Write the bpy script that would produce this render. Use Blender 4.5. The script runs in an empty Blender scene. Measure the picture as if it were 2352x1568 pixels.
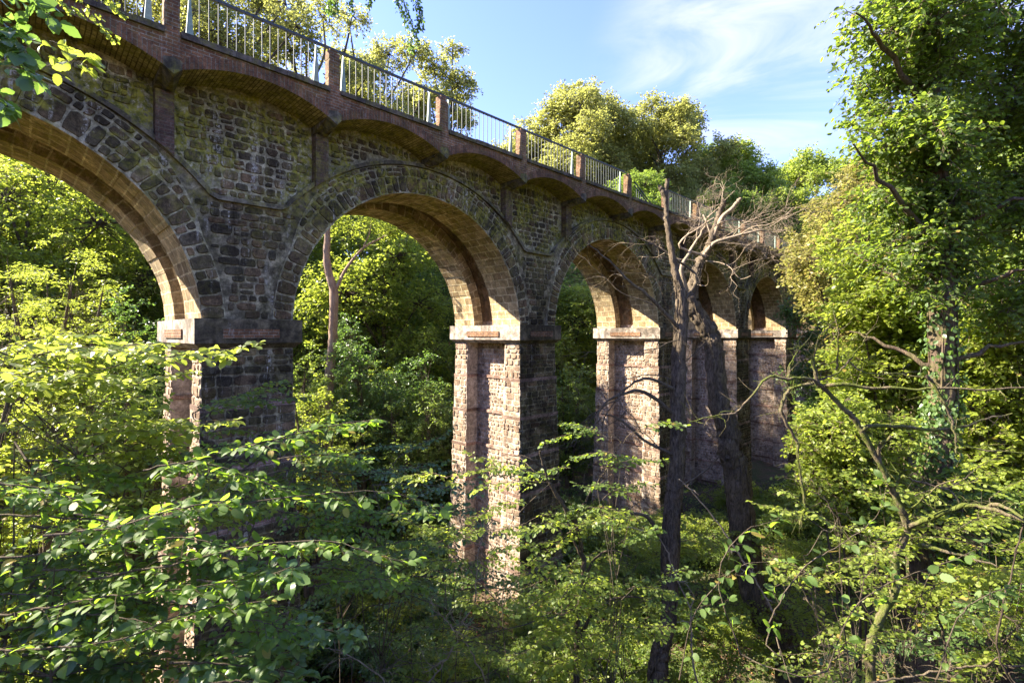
import bpy, math, random
import numpy as np
from math import sin, cos, pi, radians, sqrt
from mathutils import Vector

sc = bpy.context.scene
# ------------------------------------------------------------------ camera
cam_d = bpy.data.cameras.new('camera')
cam = bpy.data.objects.new('camera', cam_d)
sc.collection.objects.link(cam)
sc.camera = cam
cam.location = (0, 0, 0)
cam.rotation_euler = (radians(90), 0, 0)
FP, CX, CY = 1137.3, 1176.0, 768.45          # focal length and principal point on a 2352 px wide frame
cam_d.sensor_width = 36.0
cam_d.lens = 36.0 * FP / 2352.0
cam_d.shift_y = -(784.0 - CY) / 2352.0
cam_d.clip_start = 0.05
cam_d.clip_end = 3000.0

# ------------------------------------------------------------------ sky and sun
SUN = Vector((-0.7846, 0.1155, 0.609)).normalized()
w = bpy.data.worlds.new('World')
sc.world = w
w.use_nodes = True
nt = w.node_tree
for n in list(nt.nodes): nt.nodes.remove(n)
out = nt.nodes.new('ShaderNodeOutputWorld')
bg = nt.nodes.new('ShaderNodeBackground')
sky = nt.nodes.new('ShaderNodeTexSky')
sky.sky_type = 'NISHITA'
sky.sun_disc = False
sky.sun_elevation = math.asin(SUN.z)
sky.sun_rotation = math.atan2(SUN.x, SUN.y)
sky.air_density = 1.0
sky.dust_density = 0.6
sky.ozone_density = 3.0
SKY_STRENGTH = 0.105
bg.inputs['Strength'].default_value = SKY_STRENGTH
# thin streaky clouds, laid out on the sky direction itself
tc = nt.nodes.new('ShaderNodeTexCoord')
mp = nt.nodes.new('ShaderNodeMapping')
mp.inputs['Rotation'].default_value = (0.0, 0.5, -0.35)
mp.inputs['Scale'].default_value = (1.3, 1.3, 4.2)
nt.links.new(tc.outputs['Generated'], mp.inputs['Vector'])
cn = nt.nodes.new('ShaderNodeTexNoise')
cn.inputs['Scale'].default_value = 2.2
cn.inputs['Detail'].default_value = 9
cn.inputs['Roughness'].default_value = 0.58
cn.inputs['Distortion'].default_value = 0.55
nt.links.new(mp.outputs['Vector'], cn.inputs['Vector'])
cr = nt.nodes.new('ShaderNodeMapRange')
cr.interpolation_type = 'SMOOTHSTEP'
cr.inputs['From Min'].default_value = 0.40
cr.inputs['From Max'].default_value = 0.76
nt.links.new(cn.outputs['Fac'], cr.inputs['Value'])
# the cloud bank lies to the right of the view: weight by direction
dp = nt.nodes.new('ShaderNodeVectorMath'); dp.operation = 'DOT_PRODUCT'
cdir = Vector((0.52, 0.80, 0.40)).normalized()
dp.inputs[1].default_value = cdir
nt.links.new(tc.outputs['Generated'], dp.inputs[0])
dr = nt.nodes.new('ShaderNodeMapRange'); dr.interpolation_type = 'SMOOTHSTEP'
dr.inputs['From Min'].default_value = 0.915
dr.inputs['From Max'].default_value = 0.985
nt.links.new(dp.outputs['Value'], dr.inputs['Value'])
mm = nt.nodes.new('ShaderNodeMath'); mm.operation = 'MULTIPLY'
nt.links.new(cr.outputs['Result'], mm.inputs[0]); nt.links.new(dr.outputs['Result'], mm.inputs[1])
mx = nt.nodes.new('ShaderNodeMix'); mx.data_type = 'RGBA'
mx.inputs['B'].default_value = (2.1, 2.15, 2.9, 1)
nt.links.new(mm.outputs[0], mx.inputs['Factor'])
tn = nt.nodes.new('ShaderNodeMix'); tn.data_type = 'RGBA'; tn.blend_type = 'MULTIPLY'
tn.inputs['Factor'].default_value = 1.0
tn.inputs['B'].default_value = (0.76, 0.70, 1.02, 1)
nt.links.new(sky.outputs['Color'], tn.inputs['A'])
nt.links.new(tn.outputs['Result'], mx.inputs['A'])
nt.links.new(mx.outputs['Result'], bg.inputs['Color'])
nt.links.new(bg.outputs[0], out.inputs[0])

sun_d = bpy.data.lights.new('sun', 'SUN')
sun_d.energy = 5.0
sun_d.angle = radians(0.53)
sun_d.color = (1.0, 0.90, 0.74)
sun = bpy.data.objects.new('sun', sun_d)
sun.rotation_euler = SUN.to_track_quat('Z', 'Y').to_euler()
sun.location = (-20, 3, 30)
sc.collection.objects.link(sun)

vs = sc.view_settings
vs.view_transform = 'Standard'
vs.look = 'None'
vs.exposure = 2.5
vs.gamma = 1.0
vs.use_curve_mapping = False
cy = sc.cycles
cy.max_bounces = 12
cy.diffuse_bounces = 8
cy.glossy_bounces = 2
cy.transmission_bounces = 8
cy.transparent_max_bounces = 4
cy.use_denoising = True
cy.caustics_reflective = False
cy.caustics_refractive = False
cy.sample_clamp_indirect = 6.0

# ------------------------------------------------------------------ helpers
COL = sc.collection

def at(px, py, Z):
    return np.array([(px - CX) / FP * Z, Z, (CY - py) / FP * Z])

def tag(o, label=None, cat=None, group=None, kind=None):
    if label: o['label'] = label
    if cat: o['category'] = cat
    if group: o['group'] = group
    if kind: o['kind'] = kind
    return o

def link(name, me, parent=None, loc=None):
    o = bpy.data.objects.new(name, me)
    COL.objects.link(o)
    if parent is not None: o.parent = parent
    if loc is not None: o.location = loc
    return o

def empty(name, loc):
    o = bpy.data.objects.new(name, None)
    COL.objects.link(o)
    o.location = loc
    o.empty_display_size = 0.2
    return o

def mesh_np(name, chunks, mats, smooth=False):
    """chunks: list of (V (n,3), F (m,k), material index)"""
    me = bpy.data.meshes.new(name)
    Vs, loops, starts, totals, mi = [], [], [], [], []
    off = 0; ls = 0
    for V, F, m in chunks:
        if len(V) == 0 or len(F) == 0: continue
        Vs.append(V)
        F = np.asarray(F, dtype=np.int32)
        k = F.shape[1]
        loops.append((F + off).ravel())
        starts.append(ls + np.arange(len(F), dtype=np.int32) * k)
        totals.append(np.full(len(F), k, dtype=np.int32))
        mi.append(np.full(len(F), m, dtype=np.int32))
        off += len(V); ls += len(F) * k
    V = np.concatenate(Vs).astype(np.float32)
    L = np.concatenate(loops); S = np.concatenate(starts); M = np.concatenate(mi)
    me.vertices.add(len(V)); me.vertices.foreach_set('co', V.ravel())
    me.loops.add(len(L)); me.loops.foreach_set('vertex_index', L)
    me.polygons.add(len(S)); me.polygons.foreach_set('loop_start', S)
    try: me.polygons.foreach_set('loop_total', np.concatenate(totals))
    except Exception: pass
    me.polygons.foreach_set('material_index', M)
    me.polygons.foreach_set('use_smooth', np.full(len(S), smooth, dtype=bool))
    me.update(calc_edges=True)
    for m in mats: me.materials.append(m)
    return me

def nrm(a):
    return a / np.maximum(np.linalg.norm(a, axis=-1, keepdims=True), 1e-9)

# ------------------------------------------------------------------ node materials
class NM:
    def __init__(s, name):
        s.m = bpy.data.materials.new(name); s.m.use_nodes = True
        s.t = s.m.node_tree
        for n in list(s.t.nodes): s.t.nodes.remove(n)
        s.out = s.t.nodes.new('ShaderNodeOutputMaterial')
    def n(s, typ, ins=None, **kw):
        nd = s.t.nodes.new(typ)
        for k, v in kw.items(): setattr(nd, k, v)
        for k, v in (ins or {}).items(): s.set(nd.inputs[k], v)
        return nd
    def set(s, sock, v):
        if isinstance(v, bpy.types.NodeSocket): s.t.links.new(v, sock)
        elif isinstance(v, bpy.types.Node): s.t.links.new(v.outputs[0], sock)
        else:
            if isinstance(v, (tuple, list)) and len(v) == 3 and sock.type == 'RGBA': v = (*v, 1)
            sock.default_value = v
    def mix(s, f, a, b, blend='MIX'):
        nd = s.t.nodes.new('ShaderNodeMix'); nd.data_type = 'RGBA'; nd.blend_type = blend
        s.set(nd.inputs['Factor'], f); s.set(nd.inputs['A'], a); s.set(nd.inputs['B'], b)
        return nd.outputs['Result']
    def math(s, op, a, b=0.0, c=None, clamp=False):
        nd = s.t.nodes.new('ShaderNodeMath'); nd.operation = op; nd.use_clamp = clamp
        s.set(nd.inputs[0], a); s.set(nd.inputs[1], b)
        if c is not None: s.set(nd.inputs[2], c)
        return nd.outputs[0]
    def mr(s, v, a, b, c=0.0, d=1.0):
        nd = s.t.nodes.new('ShaderNodeMapRange'); nd.interpolation_type = 'SMOOTHSTEP'
        s.set(nd.inputs['Value'], v)
        nd.inputs['From Min'].default_value = a; nd.inputs['From Max'].default_value = b
        nd.inputs['To Min'].default_value = c; nd.inputs['To Max'].default_value = d
        return nd.outputs['Result']
    def noise(s, vec, scale, detail=5, rough=0.6, dist=0.0):
        nd = s.n('ShaderNodeTexNoise', {'Vector': vec, 'Scale': scale, 'Detail': detail, 'Roughness': rough, 'Distortion': dist})
        return nd.outputs['Fac']
    def mapping(s, vec, scale=(1, 1, 1), loc=(0, 0, 0), rot=(0, 0, 0)):
        return s.n('ShaderNodeMapping', {'Vector': vec, 'Scale': scale, 'Location': loc, 'Rotation': rot}).outputs[0]
    def ramp(s, v, stops):
        nd = s.t.nodes.new('ShaderNodeValToRGB'); s.set(nd.inputs[0], v)
        e = nd.color_ramp.elements
        while len(e) < len(stops): e.new(0.5)
        for el, (p, c) in zip(e, stops): el.position = p; el.color = (*c, 1)
        return nd.outputs[0]
    def done(s, col, rough=0.9, bump=None, bstr=0.5, bdist=0.02, spec=0.25):
        b = s.n('ShaderNodeBsdfPrincipled', {'Base Color': col, 'Roughness': rough})
        b.inputs['Specular IOR Level'].default_value = spec
        if bump is not None:
            bn = s.n('ShaderNodeBump', {'Height': bump, 'Strength': bstr, 'Distance': bdist})
            s.t.links.new(bn.outputs[0], b.inputs['Normal'])
        s.t.links.new(b.outputs[0], s.out.inputs[0])
        return s.m

def lighten(c, k): return tuple(min(1, x * k) for x in c)

def weather(m, col, moss=0.5, dark=0.6, lime=0.3, warm=0.0):
    """stains, moss and lime streaks with shapes of their own, in object space"""
    ob = m.n('ShaderNodeTexCoord').outputs['Object']
    big = m.noise(ob, 0.7, 8, 0.68, 0.5)
    med = m.noise(ob, 3.2, 7, 0.72, 0.3)
    fin = m.noise(ob, 17, 5, 0.75)
    z = m.n('ShaderNodeSeparateXYZ', {'Vector': ob}).outputs['Z']
    # general patchiness: worn pale areas and dirty ones
    g = m.math('MULTIPLY', m.mr(med, 0.32, 0.66, 0.55, 1.35), m.mr(fin, 0.30, 0.68, 0.72, 1.22))
    gc = m.n('ShaderNodeCombineXYZ', {'X': g, 'Y': g, 'Z': g}).outputs[0]
    col = m.mix(1.0, col, gc, 'MULTIPLY')
    # dark biofilm, running down
    st0 = m.mapping(ob, (1.6, 1.6, 0.35))
    run = m.noise(st0, 1.5, 7, 0.7, 0.3)
    dk = m.math('MAXIMUM', m.mr(big, 0.44, 0.58), m.mr(run, 0.50, 0.64))
    dk = m.math('MULTIPLY', m.math('MULTIPLY', dk, m.mr(med, 0.28, 0.50)), dark)
    col = m.mix(dk, col, m.mix(1.0, col, (0.20, 0.18, 0.155), 'MULTIPLY'))
    # moss: under the parapet and the vaults
    mz = m.mr(z, 1.5, 5.0, 0.15, 1.0)
    ms = m.math('MULTIPLY', m.mr(m.noise(ob, 1.1, 8, 0.70, 0.6), 0.42, 0.56), m.mr(m.noise(ob, 9, 5, 0.75), 0.36, 0.56))
    ms = m.math('MULTIPLY', m.math('MULTIPLY', ms, mz), moss, clamp=True)
    mc = m.ramp(m.noise(ob, 6, 4), [(0.35, (0.05, 0.052, 0.010)), (0.65, (0.34, 0.30, 0.04))])
    col = m.mix(ms, col, mc)
    # lime runs
    st = m.mapping(ob, (2.4, 2.4, 0.22))
    ls = m.math('MULTIPLY', m.mr(m.noise(st, 1.6, 7, 0.75), 0.56, 0.66), m.mr(m.noise(ob, 11, 5, 0.8), 0.44, 0.60))
    ls = m.math('MULTIPLY', ls, lime, clamp=True)
    col = m.mix(ls, col, (0.50, 0.46, 0.38))
    return col

def rubble_mat(name, sc_, tones, mortar, mw=(0.02, 0.07), aniso=(1.0, 1.35), moss=0.6, dark=0.6, lime=0.4, bump=0.9, rnd=0.9):
    m = NM(name)
    uv = m.n('ShaderNodeUVMap').outputs['UV']
    u2 = m.mapping(uv, (sc_ * aniso[0], sc_ * aniso[1], 1))
    nz = m.n('ShaderNodeTexNoise', {'Vector': u2, 'Scale': 1.5, 'Detail': 5, 'Roughness': 0.6}).outputs['Color']
    vv = m.n('ShaderNodeVectorMath', {0: nz, 1: (0.5, 0.5, 0.5)}, operation='SUBTRACT').outputs[0]
    vv = m.n('ShaderNodeVectorMath', {0: vv, 1: (0.75, 0.75, 0.0)}, operation='MULTIPLY').outputs[0]
    vec = m.n('ShaderNodeVectorMath', {0: u2, 1: vv}, operation='ADD').outputs[0]
    fine = m.noise(uv, 30, 7, 0.78)
    patch = m.mr(m.noise(u2, 0.45, 3, 0.5), 0.46, 0.54)
    def vor(sc2):
        ve = m.n('ShaderNodeTexVoronoi', {'Vector': vec, 'Scale': sc2, 'Randomness': rnd}, voronoi_dimensions='2D', feature='DISTANCE_TO_EDGE').outputs['Distance']
        vf = m.n('ShaderNodeTexVoronoi', {'Vector': vec, 'Scale': sc2, 'Randomness': rnd}, voronoi_dimensions='2D', feature='F1').outputs['Color']
        return ve, m.n('ShaderNodeSeparateColor', {'Color': vf}).outputs[0]
    ea, ca = vor(1.0); eb, cb = vor(1.9)
    edge0 = m.math('ADD', m.math('MULTIPLY', ea, m.math('SUBTRACT', 1.0, patch)), m.math('MULTIPLY', eb, patch))
    rc = m.math('ADD', m.math('MULTIPLY', ca, m.math('SUBTRACT', 1.0, patch)), m.math('MULTIPLY', cb, patch))
    wide = m.mr(m.noise(u2, 1.1, 4, 0.6), 0.35, 0.65, 0.05, -0.05)
    edge = m.math('ADD', m.math('ADD', edge0, wide), m.math('MULTIPLY', m.math('SUBTRACT', fine, 0.5), 0.16))
    mask = m.mr(edge, mw[0], mw[1])                      # 1 = stone
    n_ = len(tones)
    stone = m.ramp(rc, [(i / (n_ - 1), t) for i, t in enumerate(tones)])
    stone = m.mix(m.mr(fine, 0.25, 0.75), m.mix(1.0, stone, (0.50, 0.48, 0.45), 'MULTIPLY'), m.mix(1.0, stone, (1.45, 1.40, 1.32), 'MULTIPLY'))
    mo = m.mix(m.mr(m.noise(uv, 3.5, 6, 0.7), 0.38, 0.60), m.mix(1.0, (*mortar, 1), (0.30, 0.28, 0.24, 1), 'MULTIPLY'), (*mortar, 1))
    col = m.mix(mask, mo, stone)
    col = weather(m, col, moss, dark, lime)
    h = m.math('ADD', m.math('MULTIPLY', mask, 0.7), m.math('MULTIPLY', fine, 0.75))
    h = m.math('ADD', h, m.math('MULTIPLY', rc, 0.5))
    return m.done(col, 0.92, h, bump, 0.04)

def brick_mat(name, c1, c2, mortar, bw, bh, moss=0.3, dark=0.5, lime=0.5, swap=False, msz=0.012, bump=0.7, off=0.5, smooth=0.3):
    m = NM(name)
    uv = m.n('ShaderNodeUVMap').outputs['UV']
    if swap: uv = m.mapping(uv, (1, 1, 1), (0, 0, 0), (0, 0, pi / 2))
    wob = m.n('ShaderNodeTexNoise', {'Vector': uv, 'Scale': 4.0, 'Detail': 3}).outputs['Color']
    vv = m.n('ShaderNodeVectorMath', {0: wob, 1: (0.5, 0.5, 0.5)}, operation='SUBTRACT').outputs[0]
    vv = m.n('ShaderNodeVectorMath', {0: vv, 1: (bh * 0.22, bh * 0.22, 0)}, operation='MULTIPLY').outputs[0]
    vec = m.n('ShaderNodeVectorMath', {0: uv, 1: vv}, operation='ADD').outputs[0]
    b = m.n('ShaderNodeTexBrick', {'Vector': vec, 'Color1': c1, 'Color2': c2, 'Mortar': mortar, 'Scale': 1.0,
            'Mortar Size': msz, 'Mortar Smooth': smooth, 'Bias': 0.0, 'Brick Width': bw, 'Row Height': bh}, offset=off)
    fine = m.noise(uv, 45, 5, 0.7)
    col = m.mix(m.mr(fine, 0.25, 0.75), m.mix(1.0, b.outputs['Color'], (0.6, 0.58, 0.56), 'MULTIPLY'),
                m.mix(1.0, b.outputs['Color'], (1.3, 1.28, 1.25), 'MULTIPLY'))
    col = weather(m, col, moss, dark, lime)
    h = m.math('ADD', m.math('MULTIPLY', m.math('SUBTRACT', 1.0, b.outputs['Fac']), 0.7), m.math('MULTIPLY', fine, 0.5))
    return m.done(col, 0.9, h, bump, 0.02)

def plain_mat(name, c1, c2, scale=6, rough=0.85, bump=0.4, moss=0.0, dark=0.3, lime=0.1, bd=0.01, wth=True, stretch=(1, 1, 1)):
    m = NM(name)
    ob = m.mapping(m.n('ShaderNodeTexCoord').outputs['Object'], stretch)
    f = m.noise(ob, scale, 7, 0.7)
    col = m.mix(m.mr(f, 0.3, 0.7), (*c1, 1), (*c2, 1))
    if wth: col = weather(m, col, moss, dark, lime)
    return m.done(col, rough, f, bump, bd)

def bark_mat(name, c1, c2, moss=0.0, scale=9.0):
    m = NM(name)
    ob = m.n('ShaderNodeTexCoord').outputs['Object']
    st = m.mapping(ob, (1, 1, 0.22))
    f = m.noise(st, scale * 2.2, 7, 0.75, 0.6)
    g = m.noise(ob, 2.2, 5, 0.65)
    col = m.mix(m.mr(f, 0.3, 0.68), (*c1, 1), (*c2, 1))
    col = m.mix(m.math('MULTIPLY', m.mr(g, 0.5, 0.68), 0.5), col, m.mix(1.0, col, (1.7, 1.65, 1.5, 1), 'MULTIPLY'))
    if moss > 0:
        mk = m.math('MULTIPLY', m.mr(m.noise(ob, 3.5, 6, 0.7), 0.42, 0.58), moss)
        col = m.mix(mk, col, (0.11, 0.14, 0.02))
    return m.done(col, 0.92, f, 1.0, 0.05, spec=0.15)

def leaf_mat(name, base, trans, tr=0.45, var=0.35, rough=0.45, spec=0.4, autumn=0.0):
    m = NM(name)
    geo = m.n('ShaderNodeNewGeometry')
    r = geo.outputs['Random Per Island']
    ob = m.n('ShaderNodeTexCoord').outputs['Object']
    g = m.noise(ob, 0.55, 3, 0.6)
    dark = tuple(c * (1 - var) for c in base); lite = tuple(c * (1 + var) for c in base)
    lite = (lite[0] * 1.15, lite[1] * 1.05, lite[2])
    col = m.mix(r, (*dark, 1), (*lite, 1))
    col = m.mix(m.math('MULTIPLY', m.mr(g, 0.4, 0.65), 0.45), col, (base[0] * 1.7, base[1] * 1.35, base[2] * 1.0, 1))
    if autumn > 0:
        rr = m.math('FRACT', m.math('MULTIPLY', r, 37.7))
        a = m.math('GREATER_THAN', rr, 1 - autumn)
        col = m.mix(a, col, (0.28, 0.20, 0.05, 1))
    td = tuple(c * (1 - var * 0.7) for c in trans); tl = tuple(c * (1 + var * 0.5) for c in trans)
    tcol = m.mix(m.math('FRACT', m.math('MULTIPLY', r, 11.3)), (*td, 1), (*tl, 1))
    p = m.n('ShaderNodeBsdfPrincipled', {'Base Color': col, 'Roughness': rough})
    p.inputs['Specular IOR Level'].default_value = spec
    t = m.n('ShaderNodeBsdfTranslucent', {'Color': tcol})
    mxs = m.n('ShaderNodeMixShader', {0: tr, 1: p.outputs[0], 2: t.outputs[0]})
    m.t.links.new(mxs.outputs[0], m.out.inputs[0])
    return m.m

M = {}
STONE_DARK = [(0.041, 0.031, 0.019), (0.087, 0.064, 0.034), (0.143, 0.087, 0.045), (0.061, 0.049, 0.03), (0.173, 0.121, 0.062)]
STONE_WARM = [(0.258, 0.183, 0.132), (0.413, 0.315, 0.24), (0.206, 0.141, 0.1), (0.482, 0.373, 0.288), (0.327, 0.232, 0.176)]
M['ring'] = rubble_mat('cyclopean_voussoirs', 2.5, STONE_DARK, (0.30, 0.26, 0.15), (0.02, 0.09), (1.0, 1.0), moss=0.85, dark=0.55, lime=0.5, rnd=0.75)
M['wall'] = rubble_mat('dark_rubble', 3.0, STONE_DARK, (0.20, 0.165, 0.105), (0.02, 0.12), (1.0, 1.7), moss=0.6, dark=0.85, lime=0.75)
M['panel'] = rubble_mat('spandrel_rubble', 3.0, STONE_DARK, (0.34, 0.30, 0.175), (0.03, 0.15), (1.0, 1.4), moss=1.0, dark=0.55, lime=0.5)
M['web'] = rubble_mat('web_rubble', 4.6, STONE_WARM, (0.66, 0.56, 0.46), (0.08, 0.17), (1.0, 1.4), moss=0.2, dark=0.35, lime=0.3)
M['pier'] = rubble_mat('pier_stone', 2.6, STONE_WARM, (0.55, 0.47, 0.38), (0.02, 0.07), (1.0, 1.9), moss=0.25, dark=0.45, lime=0.5)
M['pierf'] = rubble_mat('pier_stone_shaded', 2.6, STONE_DARK, (0.17, 0.14, 0.095), (0.02, 0.10), (1.0, 1.9), moss=0.4, dark=0.8, lime=0.5)  # pier front: biofilm, plus its shade put into the darker tones
M['soffit'] = brick_mat('soffit_voussoirs', (0.30, 0.21, 0.11), (0.60, 0.46, 0.26), (0.74, 0.62, 0.38), 0.46, 0.30, moss=0.8, dark=0.35, lime=0.3, swap=True, msz=0.022)
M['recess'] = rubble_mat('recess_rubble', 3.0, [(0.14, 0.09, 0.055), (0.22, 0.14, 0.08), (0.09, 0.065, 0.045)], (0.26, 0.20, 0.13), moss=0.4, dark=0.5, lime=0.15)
def stone_mat(name, tones, moss, dark, lime):
    m = NM(name)
    uv = m.n('ShaderNodeUVMap').outputs['UV']
    rnd_ = m.n('ShaderNodeNewGeometry').outputs['Random Per Island']
    fine = m.noise(uv, 22, 8, 0.8)
    mid = m.noise(uv, 6, 5, 0.65)
    n_ = len(tones)
    st = m.ramp(rnd_, [(i / (n_ - 1), t) for i, t in enumerate(tones)])
    st = m.mix(m.mr(fine, 0.28, 0.72), m.mix(1.0, st, (0.52, 0.50, 0.46), 'MULTIPLY'), m.mix(1.0, st, (1.5, 1.45, 1.36), 'MULTIPLY'))
    st = m.mix(m.mr(mid, 0.3, 0.7), m.mix(1.0, st, (0.75, 0.73, 0.70), 'MULTIPLY'), m.mix(1.0, st, (1.2, 1.2, 1.15), 'MULTIPLY'))
    st = weather(m, st, moss, dark, lime)
    return m.done(st, 0.9, m.math('ADD', fine, mid), 0.8, 0.03)
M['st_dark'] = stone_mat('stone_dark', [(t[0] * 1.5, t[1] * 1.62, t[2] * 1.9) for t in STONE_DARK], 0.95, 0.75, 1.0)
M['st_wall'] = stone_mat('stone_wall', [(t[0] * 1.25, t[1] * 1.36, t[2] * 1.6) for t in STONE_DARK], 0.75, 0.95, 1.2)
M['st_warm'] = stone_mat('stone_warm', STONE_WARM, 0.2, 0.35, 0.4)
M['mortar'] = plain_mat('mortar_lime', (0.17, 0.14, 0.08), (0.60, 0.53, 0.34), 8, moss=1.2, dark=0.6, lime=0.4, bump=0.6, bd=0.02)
M['mortar_d'] = plain_mat('mortar_dirty_shaded', (0.09, 0.074, 0.044), (0.38, 0.32, 0.20), 8, moss=0.9, dark=0.85, lime=0.6, bump=0.6, bd=0.02)  # dirt, and on the pier fronts shade put into the colour
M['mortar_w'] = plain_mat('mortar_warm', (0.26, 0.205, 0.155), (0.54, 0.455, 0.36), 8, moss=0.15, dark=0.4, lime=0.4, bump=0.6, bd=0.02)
M['impost_shade'] = plain_mat('impost_render_shaded', (0.055, 0.043, 0.027), (0.16, 0.125, 0.075), 5, moss=0.4, dark=0.8, lime=0.4, bump=0.5, bd=0.02)  # impost front: weathered, with its shade put into a darker colour
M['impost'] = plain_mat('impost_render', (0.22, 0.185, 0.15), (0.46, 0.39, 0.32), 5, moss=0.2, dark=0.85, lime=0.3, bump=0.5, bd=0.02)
M['brick'] = brick_mat('red_brick', (0.17, 0.082, 0.042), (0.29, 0.138, 0.068), (0.30, 0.25, 0.18), 0.22, 0.075, moss=0.2, dark=0.5, lime=0.5, msz=0.010)
M['band'] = brick_mat('string_brick', (0.26, 0.14, 0.105), (0.40, 0.26, 0.20), (0.42, 0.34, 0.27), 0.22, 0.06, moss=0.35, dark=0.8, lime=0.7, msz=0.008)
M['soldier'] = brick_mat('soldier_brick', (0.13, 0.065, 0.036), (0.24, 0.118, 0.062), (0.17, 0.14, 0.10), 0.26, 0.085, moss=0.12, dark=0.45, lime=0.75, swap=True, msz=0.009)
M['barrel'] = brick_mat('barrel_brick', (0.30, 0.245, 0.10), (0.52, 0.43, 0.18), (0.13, 0.10, 0.045), 0.22, 0.085, moss=0.8, dark=0.35, lime=0.3, swap=True, msz=0.012)
M['pilaster'] = brick_mat('pilaster_brick', (0.10, 0.060, 0.045), (0.17, 0.10, 0.075), (0.15, 0.12, 0.095), 0.22, 0.075, moss=0.45, dark=0.5, lime=0.25, msz=0.010)
M['cornice'] = plain_mat('cornice_concrete', (0.055, 0.045, 0.035), (0.16, 0.12, 0.09), 7, moss=0.35, dark=0.6, lime=0.35, bump=0.7, bd=0.03)
M['corbel'] = plain_mat('corbel_concrete', (0.06, 0.05, 0.035), (0.17, 0.14, 0.10), 6, moss=0.5, dark=0.5, lime=0.4)
M['hood'] = plain_mat('hood_stone', (0.10, 0.085, 0.055), (0.26, 0.22, 0.15), 9, moss=0.8, dark=0.7, lime=0.5, bump=0.6, bd=0.02)
M['deck'] = plain_mat('deck_soil', (0.08, 0.07, 0.05), (0.15, 0.13, 0.09), 3, wth=False)
M['steel'] = plain_mat('railing_steel', (0.035, 0.045, 0.04), (0.07, 0.085, 0.075), 20, rough=0.5, bump=0.1, wth=False)
M['rail'] = plain_mat('handrail_steel', (0.035, 0.04, 0.04), (0.07, 0.08, 0.08), 20, rough=0.4, bump=0.1, wth=False)
M['fin'] = plain_mat('bracket_paint', (0.20, 0.27, 0.21), (0.32, 0.40, 0.30), 14, rough=0.5, bump=0.1, wth=False)
M['ground'] = None
M['bark_dark'] = bark_mat('bark_dark', (0.032, 0.025, 0.016), (0.12, 0.092, 0.062))
M['bark_dead'] = bark_mat('bark_dead', (0.12, 0.095, 0.075), (0.30, 0.25, 0.20))
M['bark_ivy'] = bark_mat('bark_ivy', (0.06, 0.04, 0.028), (0.17, 0.12, 0.085), moss=0.25)
M['bark_pale'] = bark_mat('bark_pale', (0.20, 0.13, 0.09), (0.36, 0.27, 0.20), scale=6)
M['bark_moss'] = bark_mat('bark_moss', (0.07, 0.052, 0.032), (0.24, 0.19, 0.12), moss=0.9, scale=14)
M['twig'] = bark_mat('twig_bark', (0.06, 0.046, 0.03), (0.17, 0.135, 0.09))
M['twig_pale'] = bark_mat('twig_pale_bark', (0.20, 0.155, 0.105), (0.38, 0.30, 0.21))
M['bark_brown'] = bark_mat('bark_brown', (0.040, 0.031, 0.020), (0.20, 0.155, 0.105), scale=12)
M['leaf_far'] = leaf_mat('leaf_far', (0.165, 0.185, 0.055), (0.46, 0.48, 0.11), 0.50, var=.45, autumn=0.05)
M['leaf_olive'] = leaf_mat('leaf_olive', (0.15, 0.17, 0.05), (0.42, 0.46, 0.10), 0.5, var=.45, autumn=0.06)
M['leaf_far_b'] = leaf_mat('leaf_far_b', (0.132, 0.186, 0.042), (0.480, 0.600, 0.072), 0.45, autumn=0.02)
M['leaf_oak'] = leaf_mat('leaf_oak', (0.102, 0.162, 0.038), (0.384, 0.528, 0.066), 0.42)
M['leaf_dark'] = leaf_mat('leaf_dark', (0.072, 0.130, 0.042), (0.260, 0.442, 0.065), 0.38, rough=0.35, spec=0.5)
M['leaf_bright'] = leaf_mat('leaf_bright', (0.135, 0.190, 0.034), (0.52, 0.62, 0.070), 0.52, var=.42, autumn=0.01)
M['leaf_hazel'] = leaf_mat('leaf_hazel', (0.072, 0.125, 0.032), (0.38, 0.60, 0.045), 0.50, var=0.45, rough=0.55, spec=0.3, autumn=0.035)
M['leaf_ivy'] = leaf_mat('leaf_ivy', (0.072, 0.118, 0.028), (0.36, 0.50, 0.045), 0.45, var=.45, rough=0.5, spec=0.35, autumn=.01)
M['leaf_yellow'] = leaf_mat('leaf_yellow', (0.20, 0.20, 0.055), (0.42, 0.42, 0.09), 0.45, autumn=0.12)
M['leaf_fern'] = leaf_mat('leaf_fern', (0.09, 0.14, 0.03), (0.32, 0.44, 0.06), 0.5)

# ------------------------------------------------------------------ viaduct
S = 3.445                      # spacing of the parapet posts
TH = radians(44.76)
P1 = (-6.922, 10.098)
TV = np.array([cos(TH), sin(TH), 0.0]); NV = np.array([-sin(TH), cos(TH), 0.0])
HB = 6.205                     # top of the cornice above eye level
TIP = 5.274
YR, YP, YB = 0.888, 0.745, 4.745   # ring face, pilaster face, back face
R0, ZC, HI = 4.15, 0.22, 0.37
RH, ZH, LEDGE = 5.647, -0.457, 3.12
VB = -11.5
rng = np.random.default_rng(7)
random.seed(7)

def uw(x, y, z=0.0):           # viaduct coordinates -> world
    return np.array([P1[0], P1[1], z]) + TV * x + NV * y

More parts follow.
